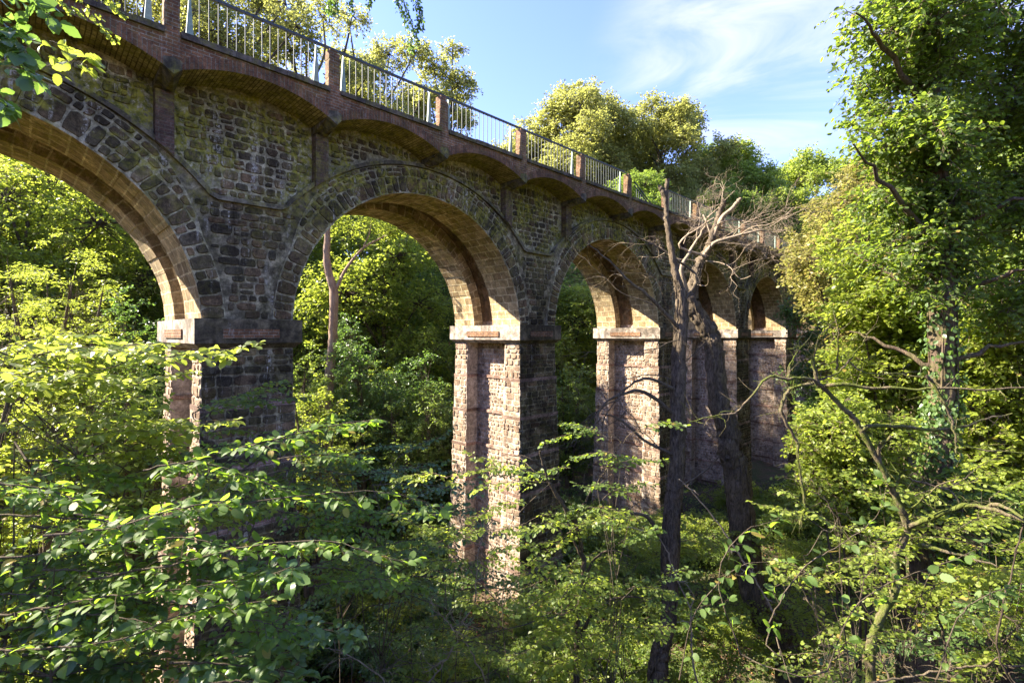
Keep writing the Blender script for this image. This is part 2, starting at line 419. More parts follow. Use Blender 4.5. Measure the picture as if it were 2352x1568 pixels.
def stones(g, mp3, s0, s1, t0, t1, inside, r, ch=(0.17, 0.30), cw=(0.18, 0.50), gap=0.014, lift=(0.016, 0.038), m=0, jit=0.016, fit=None, s_at=None):
    """individually laid stones in rough courses; mp3(s, t, h) maps wall coordinates and lift to space"""
    t = t0
    while t < t1 - 0.05:
        H = r.uniform(*ch)
        if t + H > t1 - 0.08: H = t1 - t
        s = s0 - r.uniform(0, cw[0])
        while s < s1:
            W = r.uniform(*cw)
            big = r.uniform() < 0.16
            hh = H
            sub = [(t, t + H)]
            if H > 0.24 and r.uniform() < 0.35:
                q = t + H * r.uniform(.4, .6); sub = [(t, q), (q, t + H)]; W *= .8
            for (ta, tb) in sub:
                sa, sb = max(s, s0), min(s + W, s1)
                if sb - sa < 0.07 or tb - ta < 0.05: continue
                gp = gap * r.uniform(.5, 1.6)
                cs = [(sa + gp, ta + gp), (sb - gp, ta + gp), (sb - gp, tb - gp), (sa + gp, tb - gp)]
                cs = [(a + r.uniform(-jit, jit), b + r.uniform(-jit, jit)) for a, b in cs]
                if fit is not None: cs = [fit(a, b) for a, b in cs]
                if not all(inside(a, b) for a, b in cs): continue
                if cs[3][1] - cs[0][1] < .04 or cs[2][1] - cs[1][1] < .04: continue
                ring = []
                for i in range(4):
                    p, n_, q = cs[i - 1], cs[i], cs[(i + 1) % 4]
                    c1, c2 = r.uniform(.08, .30, 2)
                    ring.append((n_[0] + (p[0] - n_[0]) * c1 * .8, n_[1] + (p[1] - n_[1]) * c1))
                    ring.append((n_[0] + (q[0] - n_[0]) * c2 * .8, n_[1] + (q[1] - n_[1]) * c2))
                cx_ = sum(a for a, b in ring) / 8; cy_ = sum(b for a, b in ring) / 8
                wv = min(sb - sa, tb - ta)
                kk = 1 - min(.35, .035 / wv)
                inn = [(cx_ + (a - cx_) * kk, cy_ + (b - cy_) * kk) for a, b in ring]
                L = r.uniform(*lift); tx, ty = r.uniform(-.05, .05, 2)
                o3 = [mp3(a, b, -0.006) for a, b in ring]
                i3 = [mp3(a, b, max(.008, L + (a - cx_) * tx + (b - cy_) * ty)) for a, b in inn]
                for i in range(8):
                    j = (i + 1) % 8
                    g.face([o3[i], o3[j], i3[j], i3[i]], [ring[i], ring[j], inn[j], inn[i]], m)
                g.face(i3, inn, m)
            s += W
        t += H

class GB:
    def __init__(s): s.v, s.f, s.uv, s.mi = [], [], [], []
    def face(s, pts, uvs=None, m=0):
        if uvs is None:
            a = np.asarray(pts, float)
            nn = np.abs(np.cross(a[1] - a[0], a[2] - a[0]) + np.cross(a[2] - a[0], a[-1] - a[0]))
            k = int(np.argmax(nn))
            uvs = [(p[1], p[2]) if k == 0 else ((p[0], p[2]) if k == 1 else (p[0], p[1])) for p in pts]
        i = len(s.v); s.v += [tuple(p) for p in pts]; s.f.append(list(range(i, i + len(pts)))); s.uv += list(uvs); s.mi.append(m)
    def box(s, x0, x1, y0, y1, z0, z1, m=0, skip=''):
        P = lambda x, y, z: (x, y, z)
        if 'f' not in skip: s.face([P(x0, y0, z0), P(x1, y0, z0), P(x1, y0, z1), P(x0, y0, z1)], m=m)
        if 'b' not in skip: s.face([P(x1, y1, z0), P(x0, y1, z0), P(x0, y1, z1), P(x1, y1, z1)], m=m)
        if 'l' not in skip: s.face([P(x0, y1, z0), P(x0, y0, z0), P(x0, y0, z1), P(x0, y1, z1)], m=m)
        if 'r' not in skip: s.face([P(x1, y0, z0), P(x1, y1, z0), P(x1, y1, z1), P(x1, y0, z1)], m=m)
        if 't' not in skip: s.face([P(x0, y0, z1), P(x1, y0, z1), P(x1, y1, z1), P(x0, y1, z1)], m=m)
        if 'd' not in skip: s.face([P(x0, y1, z0), P(x1, y1, z0), P(x1, y0, z0), P(x0, y0, z0)], m=m)
    def build(s, name, mats, parent, loc=(0, 0, 10.5), weld=False):
        me = bpy.data.meshes.new(name)
        me.from_pydata(s.v, [], s.f)
        ul = me.uv_layers.new(name='UVMap')
        ul.data.foreach_set('uv', np.asarray(s.uv, dtype=np.float32).ravel())
        me.polygons.foreach_set('material_index', s.mi)
        for m in mats: me.materials.append(m)
        me.update()
        if weld:
            import bmesh
            bm = bmesh.new(); bm.from_mesh(me)
            bmesh.ops.remove_doubles(bm, verts=bm.verts, dist=0.0002)
            bm.to_mesh(me); bm.free()
        return link(name, me, parent, loc)

via = empty('viaduct', (P1[0], P1[1], -10.5))
via.rotation_euler = (0, 0, TH)
tag(via, 'tall old stone railway viaduct with round arches and brick parapet receding through the trees', 'viaduct')

JR = range(-3, 7)               # arches; crown of arch j at x = S*(3j-1)
def crown(j): return S * (3 * j - 1)
def hood_z(dx):
    return max(LEDGE, ZH + sqrt(max(RH * RH - dx * dx, 0))) if abs(dx) < RH else LEDGE

Y1, Y2 = 2.39, 3.50            # the recess of the barrel
for j in JR:
    c = crown(j)
    g = GB()
    a0 = math.asin((HI - ZC) / R0)
    N = 30
    angs = np.linspace(a0, pi - a0, N + 1)
    def rout(a):
        r = R0 + 0.50 + 0.38 * float(min(1, max(0, (min(a, pi - a) - .45) / .35)))
        for _ in range(20):
            x = r * cos(a); z = ZC + r * sin(a)
            h = hood_z(x) - 0.01
            if z > h: r -= max((z - h) * 0.6, 0.002)
            else: break
        return max(r, R0 + 0.3)
    for (yf, sg) in ((YR, 1), (YB, -1)):
        g = GB()
        for i in range(N):
            b0, b1 = angs[i], angs[i + 1]
            dy = 0.0
            ya = yf + sg * dy
            dr = rng.uniform(-0.014, 0.012)
            ri = R0 + dr
            ma = (b0 + b1) / 2
            ro0, ro1 = rout(b0), rout(b1)
            P = lambda r, a, y: (c + r * cos(a), y, ZC + r * sin(a))
            # front of the voussoir
            g.face([P(ri, b0, ya), P(ro0, b0, ya), P(ro1, b1, ya), P(ri, b1, ya)],
                   [(b0 * 4.6 + j * 7, ri), (b0 * 4.6 + j * 7, ro0), (b1 * 4.6 + j * 7, ro1), (b1 * 4.6 + j * 7, ri)], 0)
            # sides and outer edge, 6 cm deep
            yb = ya + sg * 0.07
            g.face([P(ri, b0, ya), P(ri, b0, yb), P(ro0, b0, yb), P(ro0, b0, ya)], m=0)
            g.face([P(ri, b1, ya), P(ro1, b1, ya), P(ro1, b1, yb), P(ri, b1, yb)], m=0)
            g.face([P(ro0, b0, ya), P(ro0, b0, yb), P(ro1, b1, yb), P(ro1, b1, ya)], m=0)
            # soffit of the rib
            ye = Y1 if sg == 1 else Y2
            g.face([P(ri, b0, ya), P(ri, b1, ya), P(ri, b1, ye), P(ri, b0, ye)],
                   [(b0 * R0 + j * 5, ya), (b1 * R0 + j * 5, ya), (b1 * R0 + j * 5, ye), (b0 * R0 + j * 5, ye)], 1)
            # cheek of the recess
            g.face([P(ri, b0, ye), P(ri, b1, ye), P(R0 + 0.48, b1, ye), P(R0 + 0.48, b0, ye)],
                   [(b0 * R0, ri), (b1 * R0, ri), (b1 * R0, R0 + .48), (b0 * R0, R0 + .48)], 1)
        def mp3(a_, t_, h_):
            an = a_ / (R0 + .4); return (c + t_ * cos(an), yf - sg * h_, ZC + t_ * sin(an))
        ca = (angs[0] * (R0 + .4), angs[-1] * (R0 + .4))
        if sg == 1 and j >= -1:
            stones(g, mp3, ca[0], ca[1], R0 + .015, R0 + .50, lambda a_, b_: True, rng, ch=(.44, .48), cw=(.18, .42), gap=.017, lift=(.018, .05), m=2, jit=.022,
                   fit=lambda a_, b_: (a_, min(b_, rout(a_ / (R0 + .4)) - .02)))
            stones(g, mp3, ca[0], ca[1], R0 + .50, R0 + .90, lambda a_, b_: b_ < rout(a_ / (R0 + .4)), rng, ch=(.19, .30), cw=(.14, .38), gap=.015, lift=(.015, .04), m=2, jit=.02,
                   fit=lambda a_, b_: (a_, min(b_, rout(a_ / (R0 + .4)) - .02)))
        g.build('arch_ring', [M['mortar'], M['soffit'], M['st_dark']], via, weld=True)
    g = GB()
    N = 24
    angs = np.linspace(a0 * 0.9, pi - a0 * 0.9, N + 1)
    rr = R0 + 0.46
    for i in range(N):
        b0, b1 = angs[i], angs[i + 1]
        g.face([(c + rr * cos(b0), Y1 - .02, ZC + rr * sin(b0)), (c + rr * cos(b1), Y1 - .02, ZC + rr * sin(b1)),
                (c + rr * cos(b1), Y2 + .02, ZC + rr * sin(b1)), (c + rr * cos(b0), Y2 + .02, ZC + rr * sin(b0))],
               [(b0 * rr, Y1), (b1 * rr, Y1), (b1 * rr, Y2), (b0 * rr, Y2)])
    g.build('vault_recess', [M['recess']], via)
    # hood moulding over the ring, front and back, with the little ledge to the next arch
    xs = np.linspace(-1.5 * S, 1.5 * S, 61)
    for (yf, sg) in ((YR, 1), (YB, -1)):
        g = GB()
        ya = yf - sg * 0.075; yb = yf + sg * 0.10
        for i in range(60):
            x0, x1 = xs[i], xs[i + 1]
            z0, z1 = hood_z(x0), hood_z(x1)
            t = 0.10 * sqrt(1 + ((z1 - z0) / (x1 - x0)) ** 2)
            X0, X1 = c + x0, c + x1
            g.face([(X0, ya, z0), (X1, ya, z1), (X1, ya, z1 + t), (X0, ya, z0 + t)])
            g.face([(X0, ya, z0), (X0, yb, z0), (X1, yb, z1), (X1, ya, z1)])
            g.face([(X0, ya, z0 + t), (X1, ya, z1 + t), (X1, yb, z1 + t), (X0, yb, z0 + t)])
        g.build('hood_moulding', [M['hood']], via)

# masonry between the arches (pier heads), and the recessed rubble panels above the hood
for j in range(-4, 7):
    pc = S * (0.5 + 3 * j)
    n = 48
    for (yf, sg) in ((YR + 0.03, 1), (YB - 0.03, -1)):
        g = GB()
        xs = np.linspace(pc - 1.5 * S, pc + 1.5 * S, n + 1)
        for i in range(n):
            x0, x1 = xs[i], xs[i + 1]
            def lo(x):
                dx = (pc + 1.5 * S) - abs(x - pc) if False else min(abs(x - (pc - 1.5 * S)), abs(x - (pc + 1.5 * S)))
                r = R0 + 0.05
                if dx >= r: return HI - 0.02
                return max(HI - 0.02, ZC + sqrt(r * r - dx * dx))
            def hi(x):
                dx = min(abs(x - (pc - 1.5 * S)), abs(x - (pc + 1.5 * S)))
                return hood_z(dx) + 0.02
            l0, l1, h0, h1 = lo(x0), lo(x1), hi(x0), hi(x1)
            g.face([(x0, yf, l0), (x1, yf, l1), (x1, yf, h1), (x0, yf, h0)])
            yq = YR + 0.12 if sg == 1 else YB - 0.12          # panel above the hood
            g.face([(x0, yq, h0 - 0.05), (x1, yq, h1 - 0.05), (x1, yq, 5.92), (x0, yq, 5.92)], m=1)
        xa_, xb_ = pc - 1.5 * S, pc + 1.5 * S
        def dxn(x): return min(abs(x - xa_), abs(x - xb_))
        def ring_out(x, z):
            d_ = dxn(x); an_ = math.atan2(z - ZC, d_)
            return (d_ * d_ + (z - ZC) ** 2) > (R0 + .54 + .38 * min(1, max(0, (an_ - .45) / .35))) ** 2
        if sg == 1 and j >= -1:
            stones(g, lambda a_, b_, h_: (a_, yf - h_, b_), xa_, xb_, HI, 4.2, lambda a_, b_: b_ < hood_z(dxn(a_)) - .01 and b_ > HI - .03 and ring_out(a_, b_), rng,
                   ch=(.16, .29), cw=(.16, .50), m=2)
            px_ = [S * q for q in range(3 * j - 1, 3 * j + 3)]
            def inp(a_, b_):
                return b_ > hood_z(dxn(a_)) + .14 and b_ < 5.80 and all(abs(a_ - q) > .19 for q in px_)
            stones(g, lambda a_, b_, h_: (a_, yq - h_, b_), xa_, xb_, LEDGE + .13, 5.6, inp, rng, ch=(.15, .29), cw=(.14, .44), gap=.019, m=3, jit=.022)
        g.build('spandrel_wall', [M['mortar_d'], M['mortar'], M['st_wall'], M['st_dark']], via, weld=True)
    # web above the impost inside the recess
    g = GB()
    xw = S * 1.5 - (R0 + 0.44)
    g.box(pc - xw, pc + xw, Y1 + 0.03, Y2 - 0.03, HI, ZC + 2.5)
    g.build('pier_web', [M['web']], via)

# piers: H-shaped shafts in tiers with brick strings, impost blocks on top
def outline(pc, W, y0, y1, wf, wb, rec, e):
    a, b = pc - W / 2 - e, pc + W / 2 + e
    ya, yb = y0 - e, y1 + e
    yf, yk = y0 + wf + e * .3, y1 - wb - e * .3
    r = rec
    return [(a, ya), (b, ya), (b, yf), (b - r, yf), (b - r, yk), (b, yk), (b, yb), (a, yb), (a, yk), (a + r, yk), (a + r, yf), (a, yf)]
def prism(g, o, z0, z1, m=0, cap=True, webm=None, voff=0.0):
    n = len(o)
    for i in range(n):
        (xa, ya), (xb, yb) = o[i], o[(i + 1) % n]
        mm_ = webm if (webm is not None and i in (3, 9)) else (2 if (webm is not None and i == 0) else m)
        if abs(xb - xa) > abs(yb - ya): uv = [(xa, z0), (xb, z0), (xb, z1), (xa, z1)]
        else: uv = [(ya + 31, z0), (yb + 31, z0), (yb + 31, z1), (ya + 31, z1)]
        g.face([(xa, ya, z0), (xb, yb, z0), (xb, yb, z1), (xa, ya, z1)], uv, mm_)
    if cap:
        for z in (z0, z1):
            for q in ((0, 1, 2, 11), (3, 4, 9, 10), (5, 6, 7, 8)):
                g.face([(o[k][0], o[k][1], z) for k in q], m=m)
for j in range(-4, 7):
    pc = S * (0.5 + 3 * j)
    W = 2.037
    g = GB()
    z = -0.33
    tier = 0
    strings = []
    while z > VB:
        zb = z - 1.43
        e = 0.035 * tier
        zz = z
        while zz > zb + 0.01:
            hh = min(rng.uniform(0.19, 0.30), zz - zb)
            if zz - zb - hh < 0.1: hh = zz - zb
            o = outline(pc, W, YR, YB, 0.83, 0.78, 0.60, e + rng.uniform(-0.012, 0.016))
            o = [(x + rng.uniform(-.012, .012), y + rng.uniform(-.012, .012)) for x, y in o]
            o[3] = (pc + W / 2 - .6 + e, o[2][1]); o[4] = (pc + W / 2 - .6 + e, o[5][1])
            o[9] = (pc - W / 2 + .6 - e, o[8][1]); o[10] = (pc - W / 2 + .6 - e, o[11][1])
            prism(g, o, zz - hh, zz, 0, True, 1)
            zz -= hh
        strings.append((zb, e))
        z = zb; tier += 1
    zt_ = -0.33
    for (zb, e) in (strings if j >= -1 else []):
        a_, b_ = pc - W / 2 - e, pc + W / 2 + e
        t0_, t1_ = zb + .11, zt_
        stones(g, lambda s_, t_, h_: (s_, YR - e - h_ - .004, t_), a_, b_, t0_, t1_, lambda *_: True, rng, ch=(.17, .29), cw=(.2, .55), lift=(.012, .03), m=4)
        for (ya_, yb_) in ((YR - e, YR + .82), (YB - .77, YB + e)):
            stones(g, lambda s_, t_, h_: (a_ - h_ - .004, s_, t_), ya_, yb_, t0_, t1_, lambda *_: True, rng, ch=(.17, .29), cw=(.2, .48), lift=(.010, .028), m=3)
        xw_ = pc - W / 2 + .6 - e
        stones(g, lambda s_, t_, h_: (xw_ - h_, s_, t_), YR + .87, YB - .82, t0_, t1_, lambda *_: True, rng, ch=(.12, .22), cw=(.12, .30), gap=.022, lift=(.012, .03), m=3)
        zt_ = zb
    pr = g.build('pier', [M['mortar_w'], M['mortar_w'], M['mortar_d'], M['st_warm'], M['st_wall']], via, weld=True)  # front face in darker copies: some biofilm, mostly shade put into the colour
    for (zb, e) in strings:
        g = GB()
        o = outline(pc, W, YR, YB, 0.86, 0.81, 0.55, e + 0.042)
        prism(g, o, zb - 0.01, zb + 0.105, 0)
        g.build('string_course', [M['band']], pr, (0, 0, 0))
    g = GB()
    e = 0.17
    a, b, ya, yb = pc - W / 2 - e, pc + W / 2 + e, YR - e, YB + e
    g.box(a, b, ya, yb, -0.20, HI, skip='d')
    e2 = 0.02
    a2, b2, yc, yd = pc - W / 2 - e2, pc + W / 2 + e2, YR - e2, YB + e2
    lo_, hi_ = -0.325, -0.20
    g.face([(a2, yc, lo_), (b2, yc, lo_), (b, ya, hi_), (a, ya, hi_)])
    g.face([(b2, yd, lo_), (a2, yd, lo_), (a, yb, hi_), (b, yb, hi_)])
    g.face([(a2, yd, lo_), (a2, yc, lo_), (a, ya, hi_), (a, yb, hi_)])
    g.face([(b2, yc, lo_), (b2, yd, lo_), (b, yb, hi_), (b, ya, hi_)])
    g.face([(a2, yc, lo_), (b2, yc, lo_), (b2, yd, lo_), (a2, yd, lo_)])
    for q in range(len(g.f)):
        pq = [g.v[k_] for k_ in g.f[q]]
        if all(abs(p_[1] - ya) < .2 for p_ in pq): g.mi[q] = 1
    g.build('impost', [M['impost'], M['impost_shade']], pr, (0, 0, 0))
    # long red brick tablets let into the impost
    for yy, s_ in ((ya, -1), (yb, 1)):
        g = GB()
        y0_, y1_ = sorted((yy, yy + s_ * 0.035))
        g.box(pc - 0.62, pc + 0.62, y0_, y1_, -0.08, 0.13)
        g.build('brick_tablet', [M['brick']], pr, (0, 0, 0))
    for xx, s_ in ((a, -1), (b, 1)):
        g = GB()
        x0_, x1_ = sorted((xx, xx + s_ * 0.035))
        g.box(x0_, x1_, YR + 0.95, YB - 1.0, -0.08, 0.13)
        g.build('brick_tablet', [M['brick']], pr, (0, 0, 0))

# pilasters, corbels, parapet arches, posts
I0, I1 = -11, 19
def post_x(i): return i * S
for i in range(I0, I1 + 1):
    x = post_x(i)
    rel = (i + 1) % 3            # 0 = over a crown
    dxc = 0 if rel == 0 else S
    for (ya, yb) in ((YP, YR + 0.13), (YB - 0.13, YB + 0.143)):
        g = GB()
        zb = hood_z(dxc) + (0.13 if rel == 0 else 0.0)
        if rel == 0:
            g.box(x - .17, x + .17, ya, yb, zb - 0.02, 5.24, skip='')
        else:
            c_ = x - S if rel == 1 else x + S
            z1 = hood_z(abs(x - .17 - c_)); z2 = hood_z(abs(x + .17 - c_))
            zt = 5.24
            g.face([(x - .17, ya, z1), (x + .17, ya, z2), (x + .17, ya, zt), (x - .17, ya, zt)])
            g.face([(x + .17, yb, z2), (x - .17, yb, z1), (x - .17, yb, zt), (x + .17, yb, zt)])
            g.face([(x - .17, yb, z1), (x - .17, ya, z1), (x - .17, ya, zt), (x - .17, yb, zt)])
            g.face([(x + .17, ya, z2), (x + .17, yb, z2), (x + .17, yb, zt), (x + .17, ya, zt)])
        g.build('pilaster', [M['pilaster']], via)
    # corbel: beam from wall to parapet ending in a pointed prow
    for sg, y0_, yw in ((1, 0.0, YR + 0.2), (-1, YR + YB, YB - 0.2)):
        hw = 0.185
        g = GB()
        A = lambda u, y, z: (x + u, y, z)
        yf = y0_; yt = y0_ - sg * 0.12
        g.face([A(-hw, yf, 5.47), A(0, yt, TIP), A(0, yt, 5.62), A(-hw, yf, 5.62)])
        g.face([A(0, yt, TIP), A(hw, yf, 5.47), A(hw, yf, 5.62), A(0, yt, 5.62)])
        g.face([A(-hw, yf, 5.62), A(0, yt, 5.62), A(hw, yf, 5.62)])
        g.face([A(-hw, yf, 5.47), A(-hw, yw, 5.22), A(0, yw, 5.20), A(0, yt, TIP)])
        g.face([A(0, yt, TIP), A(0, yw, 5.20), A(hw, yw, 5.22), A(hw, yf, 5.47)])
        g.face([A(-hw, yw, 5.22), A(-hw, yf, 5.47), A(-hw, yf, 5.62), A(-hw, yw, 5.62)])
        g.face([A(hw, yf, 5.47), A(hw, yw, 5.22), A(hw, yw, 5.62), A(hw, yf, 5.62)])
        g.build('corbel', [M['corbel']], via)
    # brick post standing on the parapet, broken tops here and there
    for sg, yc in ((1, 0.17), (-1, YR + YB - 0.17)):
        g = GB()
        g.box(x - .145, x + .145, min(yc - sg * .185, yc + sg * .14), max(yc - sg * .185, yc + sg * .14), 5.60, HB + 0.012, skip='td')
        top = HB + 0.01
        nz = 13
        for k in range(nz):
            h = 0.0752
            jx, jy = rng.uniform(-.006, .006, 2)
            wl, wr = .132, .132
            if k >= nz - 1 - (i % 3): wr = .132 - 0.08 * ((i * 7 + k) % 3 > 0)
            g.box(x - wl + jx, x + wr + jx, yc - .135 - sg * .03 + jy, yc + .135 - sg * .03 + jy, top, top + h - 0.002)
            top += h
        g.build('parapet_post', [M['brick']], via)

# far-bank end of the deck, brick segmental arches between posts
def seg_z(t): return 5.44 + 0.38 * (1 - (2 * t - 1) ** 2)
for i in range(I0 - 1, I1 + 1):
    x0, x1 = post_x(i) + .14, post_x(i + 1) - .14
    n = 18
    for sg, yf, yw in ((1, 0.0, YR + 0.14), (-1, YR + YB, YB - 0.14)):
        g = GB()
        ts = np.linspace(0, 1, n + 1)
        arc = 0
        for k in range(n):
            xa, xb = x0 + (x1 - x0) * ts[k], x0 + (x1 - x0) * ts[k + 1]
            za, zb = seg_z(ts[k]), seg_z(ts[k + 1])
            d = sqrt((xb - xa) ** 2 + (zb - za) ** 2)
            H = 0.25
            ta, tb = min(za + H, 6.08), min(zb + H, 6.08)
            yq = yf - sg * 0.012
            g.face([(xa, yq, za), (xb, yq, zb), (xb, yq, tb), (xa, yq, ta)], [(arc, 0), (arc + d, 0), (arc + d, H), (arc, H)], 0)
            g.face([(xa, yq, ta), (xb, yq, tb), (xb, yf + sg * .05, tb), (xa, yf + sg * .05, ta)], m=0)
            g.face([(xa, yf, ta - .01), (xb, yf, tb - .01), (xb, yf, 6.09), (xa, yf, 6.09)], m=1)
            g.face([(xa, yq, za), (xa, yw, za), (xb, yw, zb), (xb, yq, zb)], [(arc, 0), (arc, abs(yw - yf)), (arc + d, abs(yw - yf)), (arc + d, 0)], 2)
            arc += d
        g.build('parapet_arch', [M['soldier'], M['brick'], M['barrel']], via)
    L = 6
    for sg, yf in ((1, 0.0), (-1, YR + YB)):
        g = GB()
        xs = np.linspace(x0 - .001, x1 + .001, L + 1)
        for k in range(L):
            dz = rng.uniform(-.012, .012)
            ya, yb = sorted((yf - sg * (0.07 + rng.uniform(-.01, .012)), yf + sg * 0.30))
            g.box(xs[k], xs[k + 1] - .004, ya, yb, 6.085, HB + dz)
        g.build('cornice', [M['cornice']], via)
g = GB()
g.box(post_x(I0 - 1) + .3, post_x(I1 + 1), 0.29, YR + YB - 0.29, 5.93, 6.12)
g.build('deck', [M['deck']], via)

# railing panels: rail, balusters, tapering brackets either side of each post
def railing(i, broken=False, ystart=0.30, front=True):
    x0, x1 = post_x(i), post_x(i + 1)
    y = ystart
    g = GB()
    if broken:
        pnl = GB()
        # rail fallen across the gap, leaning back
        a = np.array([x0 + 1.0, y + .1, 6.95]); b = np.array([x1 - .35, y + .25, 6.15])
        for dz in (0, 0.18):
            for q in ((-.02, -.02), ):
                d = b - a
                pnl.face([a + (0, -.02, dz), b + (0, -.02, dz), b + (0, -.02, dz + .05), a + (0, -.02, dz + .05)])
                pnl.face([a + (0, .02, dz), a + (0, .02, dz + .05), b + (0, .02, dz + .05), b + (0, .02, dz)])
                pnl.face([a + (0, -.02, dz + .05), b + (0, -.02, dz + .05), b + (0, .02, dz + .05), a + (0, .02, dz + .05)])
        for k in range(9):
            p = a + (b - a) * (0.1 + k * .1)
            pnl.box(p[0] - .009, p[0] + .009, p[1] - .01, p[1] + .01, 6.12, p[2] + .02)
        o = pnl.build('railing_panel', [M['steel']], via)
        tag(o, 'railing panel broken down and lying across the parapet')
        x1 = x0 + 0.42
        g.box(x0 - .001, x1, y - .025, y + .025, 7.33, 7.365)
        n = [x0 + 0.40]
        for xx in n: g.box(xx - .009, xx + .009, y - .009, y + .009, 6.12, 7.33)
        g.build('railing_panel', [M['steel']], via)
    else:
        nb = 19
        for k in range(1, nb):
            xx = x0 + (x1 - x0) * k / nb + rng.uniform(-.004, .004)
            if abs(xx - x0) < .2 or abs(xx - x1) < .2: continue
            g.box(xx - .0085, xx + .0085, y - .0085, y + .0085, 6.12, 7.33)
        g.box(x0 + .2, x1 - .2, y - .02, y + .02, 6.26, 6.285)
        o = g.build('railing_panel', [M['steel']], via)
        h = GB()
        h.box(x0 - .0005, x1 + .0005, y - .032, y + .032, 7.33, 7.385)
        h.build('handrail', [M['rail']], o, (0, 0, 0))
    for xx, s_ in ((x0 + .36, 1), (x1 - .36 if not broken else None, -1)):
        if xx is None: continue
        f = GB()
        t = .006
        base, tip = (y - .10, y + .16), (y - .01, y + .01)
        # tapering plate, seen almost flat from the valley
        wb = .085; wt = .008; z0_, z1_ = 6.12, 7.32
        f.face([(xx - wb, y - .03, z0_), (xx + wb, y - .03, z0_), (xx + wt, y - .03, z1_), (xx - wt, y - .03, z1_)])
        f.face([(xx + wb, y + .03, z0_), (xx - wb, y + .03, z0_), (xx - wt, y + .03, z1_), (xx + wt, y + .03, z1_)])
        f.face([(xx - wb, y + .03, z0_), (xx - wb, y - .03, z0_), (xx - wt, y - .03, z1_), (xx - wt, y + .03, z1_)])
        f.face([(xx + wb, y - .03, z0_), (xx + wb, y + .03, z0_), (xx + wt, y + .03, z1_), (xx + wt, y - .03, z1_)])
        f.build('bracket', [M['fin']], via)
for i in range(-3, I1):
    railing(i, broken=(i == 5))
for i in range(3, I1):
    railing(i, ystart=YR + YB - 0.30) if i % 2 else None

# solid abutments at both ends
for (xa, xb) in ((-60.0, post_x(-11) - 1.2), (post_x(18) + 2.2, 92.0)):
    g = GB()
    n = 8
    xs = np.linspace(xa, xb, n + 1)
    for k in range(n):
        g.box(xs[k], xs[k + 1] - .002, YR + .16, YB - .16, VB, 5.92, skip='')
    g.build('abutment', [M['wall']], via)

# ------------------------------------------------------------------ ground
def ss(t):
    t = np.clip(t, 0, 1); return t * t * (3 - 2 * t)
def ground_h(x, y):
    x = np.asarray(x, float); y = np.asarray(y, float)
    w_ = -sin(TH) * x + cos(TH) * y                       # distance from the camera line towards the wall
    u_ = cos(TH) * (x - P1[0]) + sin(TH) * (y - P1[1])
    rho = np.sqrt(x * x + y * y)                           # the knoll the photographer stands on
    front = np.maximum(rho, 0)
    h = -10.6 + 8.7 * ss(1 - (front - 1.0) / 8.5) * 1.0
    h = h + 8.7 * ss((-w_ - .5) / 9) * (1 - ss(1 - (front - 1.0) / 8.5))
    h = h + 3.0 * ss((9 - w_) / 9) * ss((3 - u_) / 12) * (1 - ss(1 - (front - 1.0) / 8.5))
    h = h + 0.34 * np.maximum(0, w_ - 24) * np.exp(-np.maximum(0, w_ - 24) / 160)
    h = h + 16.0 * ss((w_ - 45) / 40) * ss((x + 20) / 50)
    h = h + 15.5 * ss((u_ - 46) / 26) + 15.5 * ss((-u_ - 34) / 20) + 4.5 * ss((-u_ - 4) / 20)
    h = h + 0.25 * np.sin(x * .9 + 1) * np.cos(y * .7) + 0.12 * np.sin(x * 2.3) * np.sin(y * 2.9 + 2)
    return h
def gz(x, y): return float(ground_h(x, y))

def make_ground():
    a = np.concatenate([np.arange(-60, 80, 0.7)])
    a = np.concatenate([[-900, -500, -300, -180, -110, -80], a, [90, 120, 180, 300, 500, 900]])
    b = np.concatenate([[-500, -250, -100, -50, -25], np.arange(-15, 85, 0.7), [95, 130, 190, 300, 500, 900]])
    X, Y = np.meshgrid(a, b)
    Z = ground_h(X, Y)
    V = np.stack([X, Y, Z], -1).reshape(-1, 3)
    nx, ny = len(a), len(b)
    i = np.arange(ny - 1)[:, None] * nx + np.arange(nx - 1)[None]
    i = i.ravel()
    F = np.stack([i, i + 1, i + 1 + nx, i + nx], -1)
    m = NM('woodland_soil')
    ob = m.n('ShaderNodeTexCoord').outputs['Object']
    f = m.noise(ob, 9, 8, 0.75)
    g_ = m.noise(ob, 0.7, 5, 0.6)
    col = m.mix(m.mr(f, .3, .7), (0.035, 0.024, 0.015, 1), (0.14, 0.095, 0.060, 1))
    col = m.mix(m.math('MULTIPLY', m.mr(g_, .42, .6), 0.7), col, (0.045, 0.065, 0.018, 1))
    M['ground'] = m.done(col, 0.95, f, 0.9, 0.06)
    o = link('ground', mesh_np('ground', [(V, F, 0)], [M['ground']], True))
    tag(o, kind='structure')
make_ground()

# ------------------------------------------------------------------ foliage tools
def rvec(r, n):
    return nrm(r.normal(size=(n, 3)))

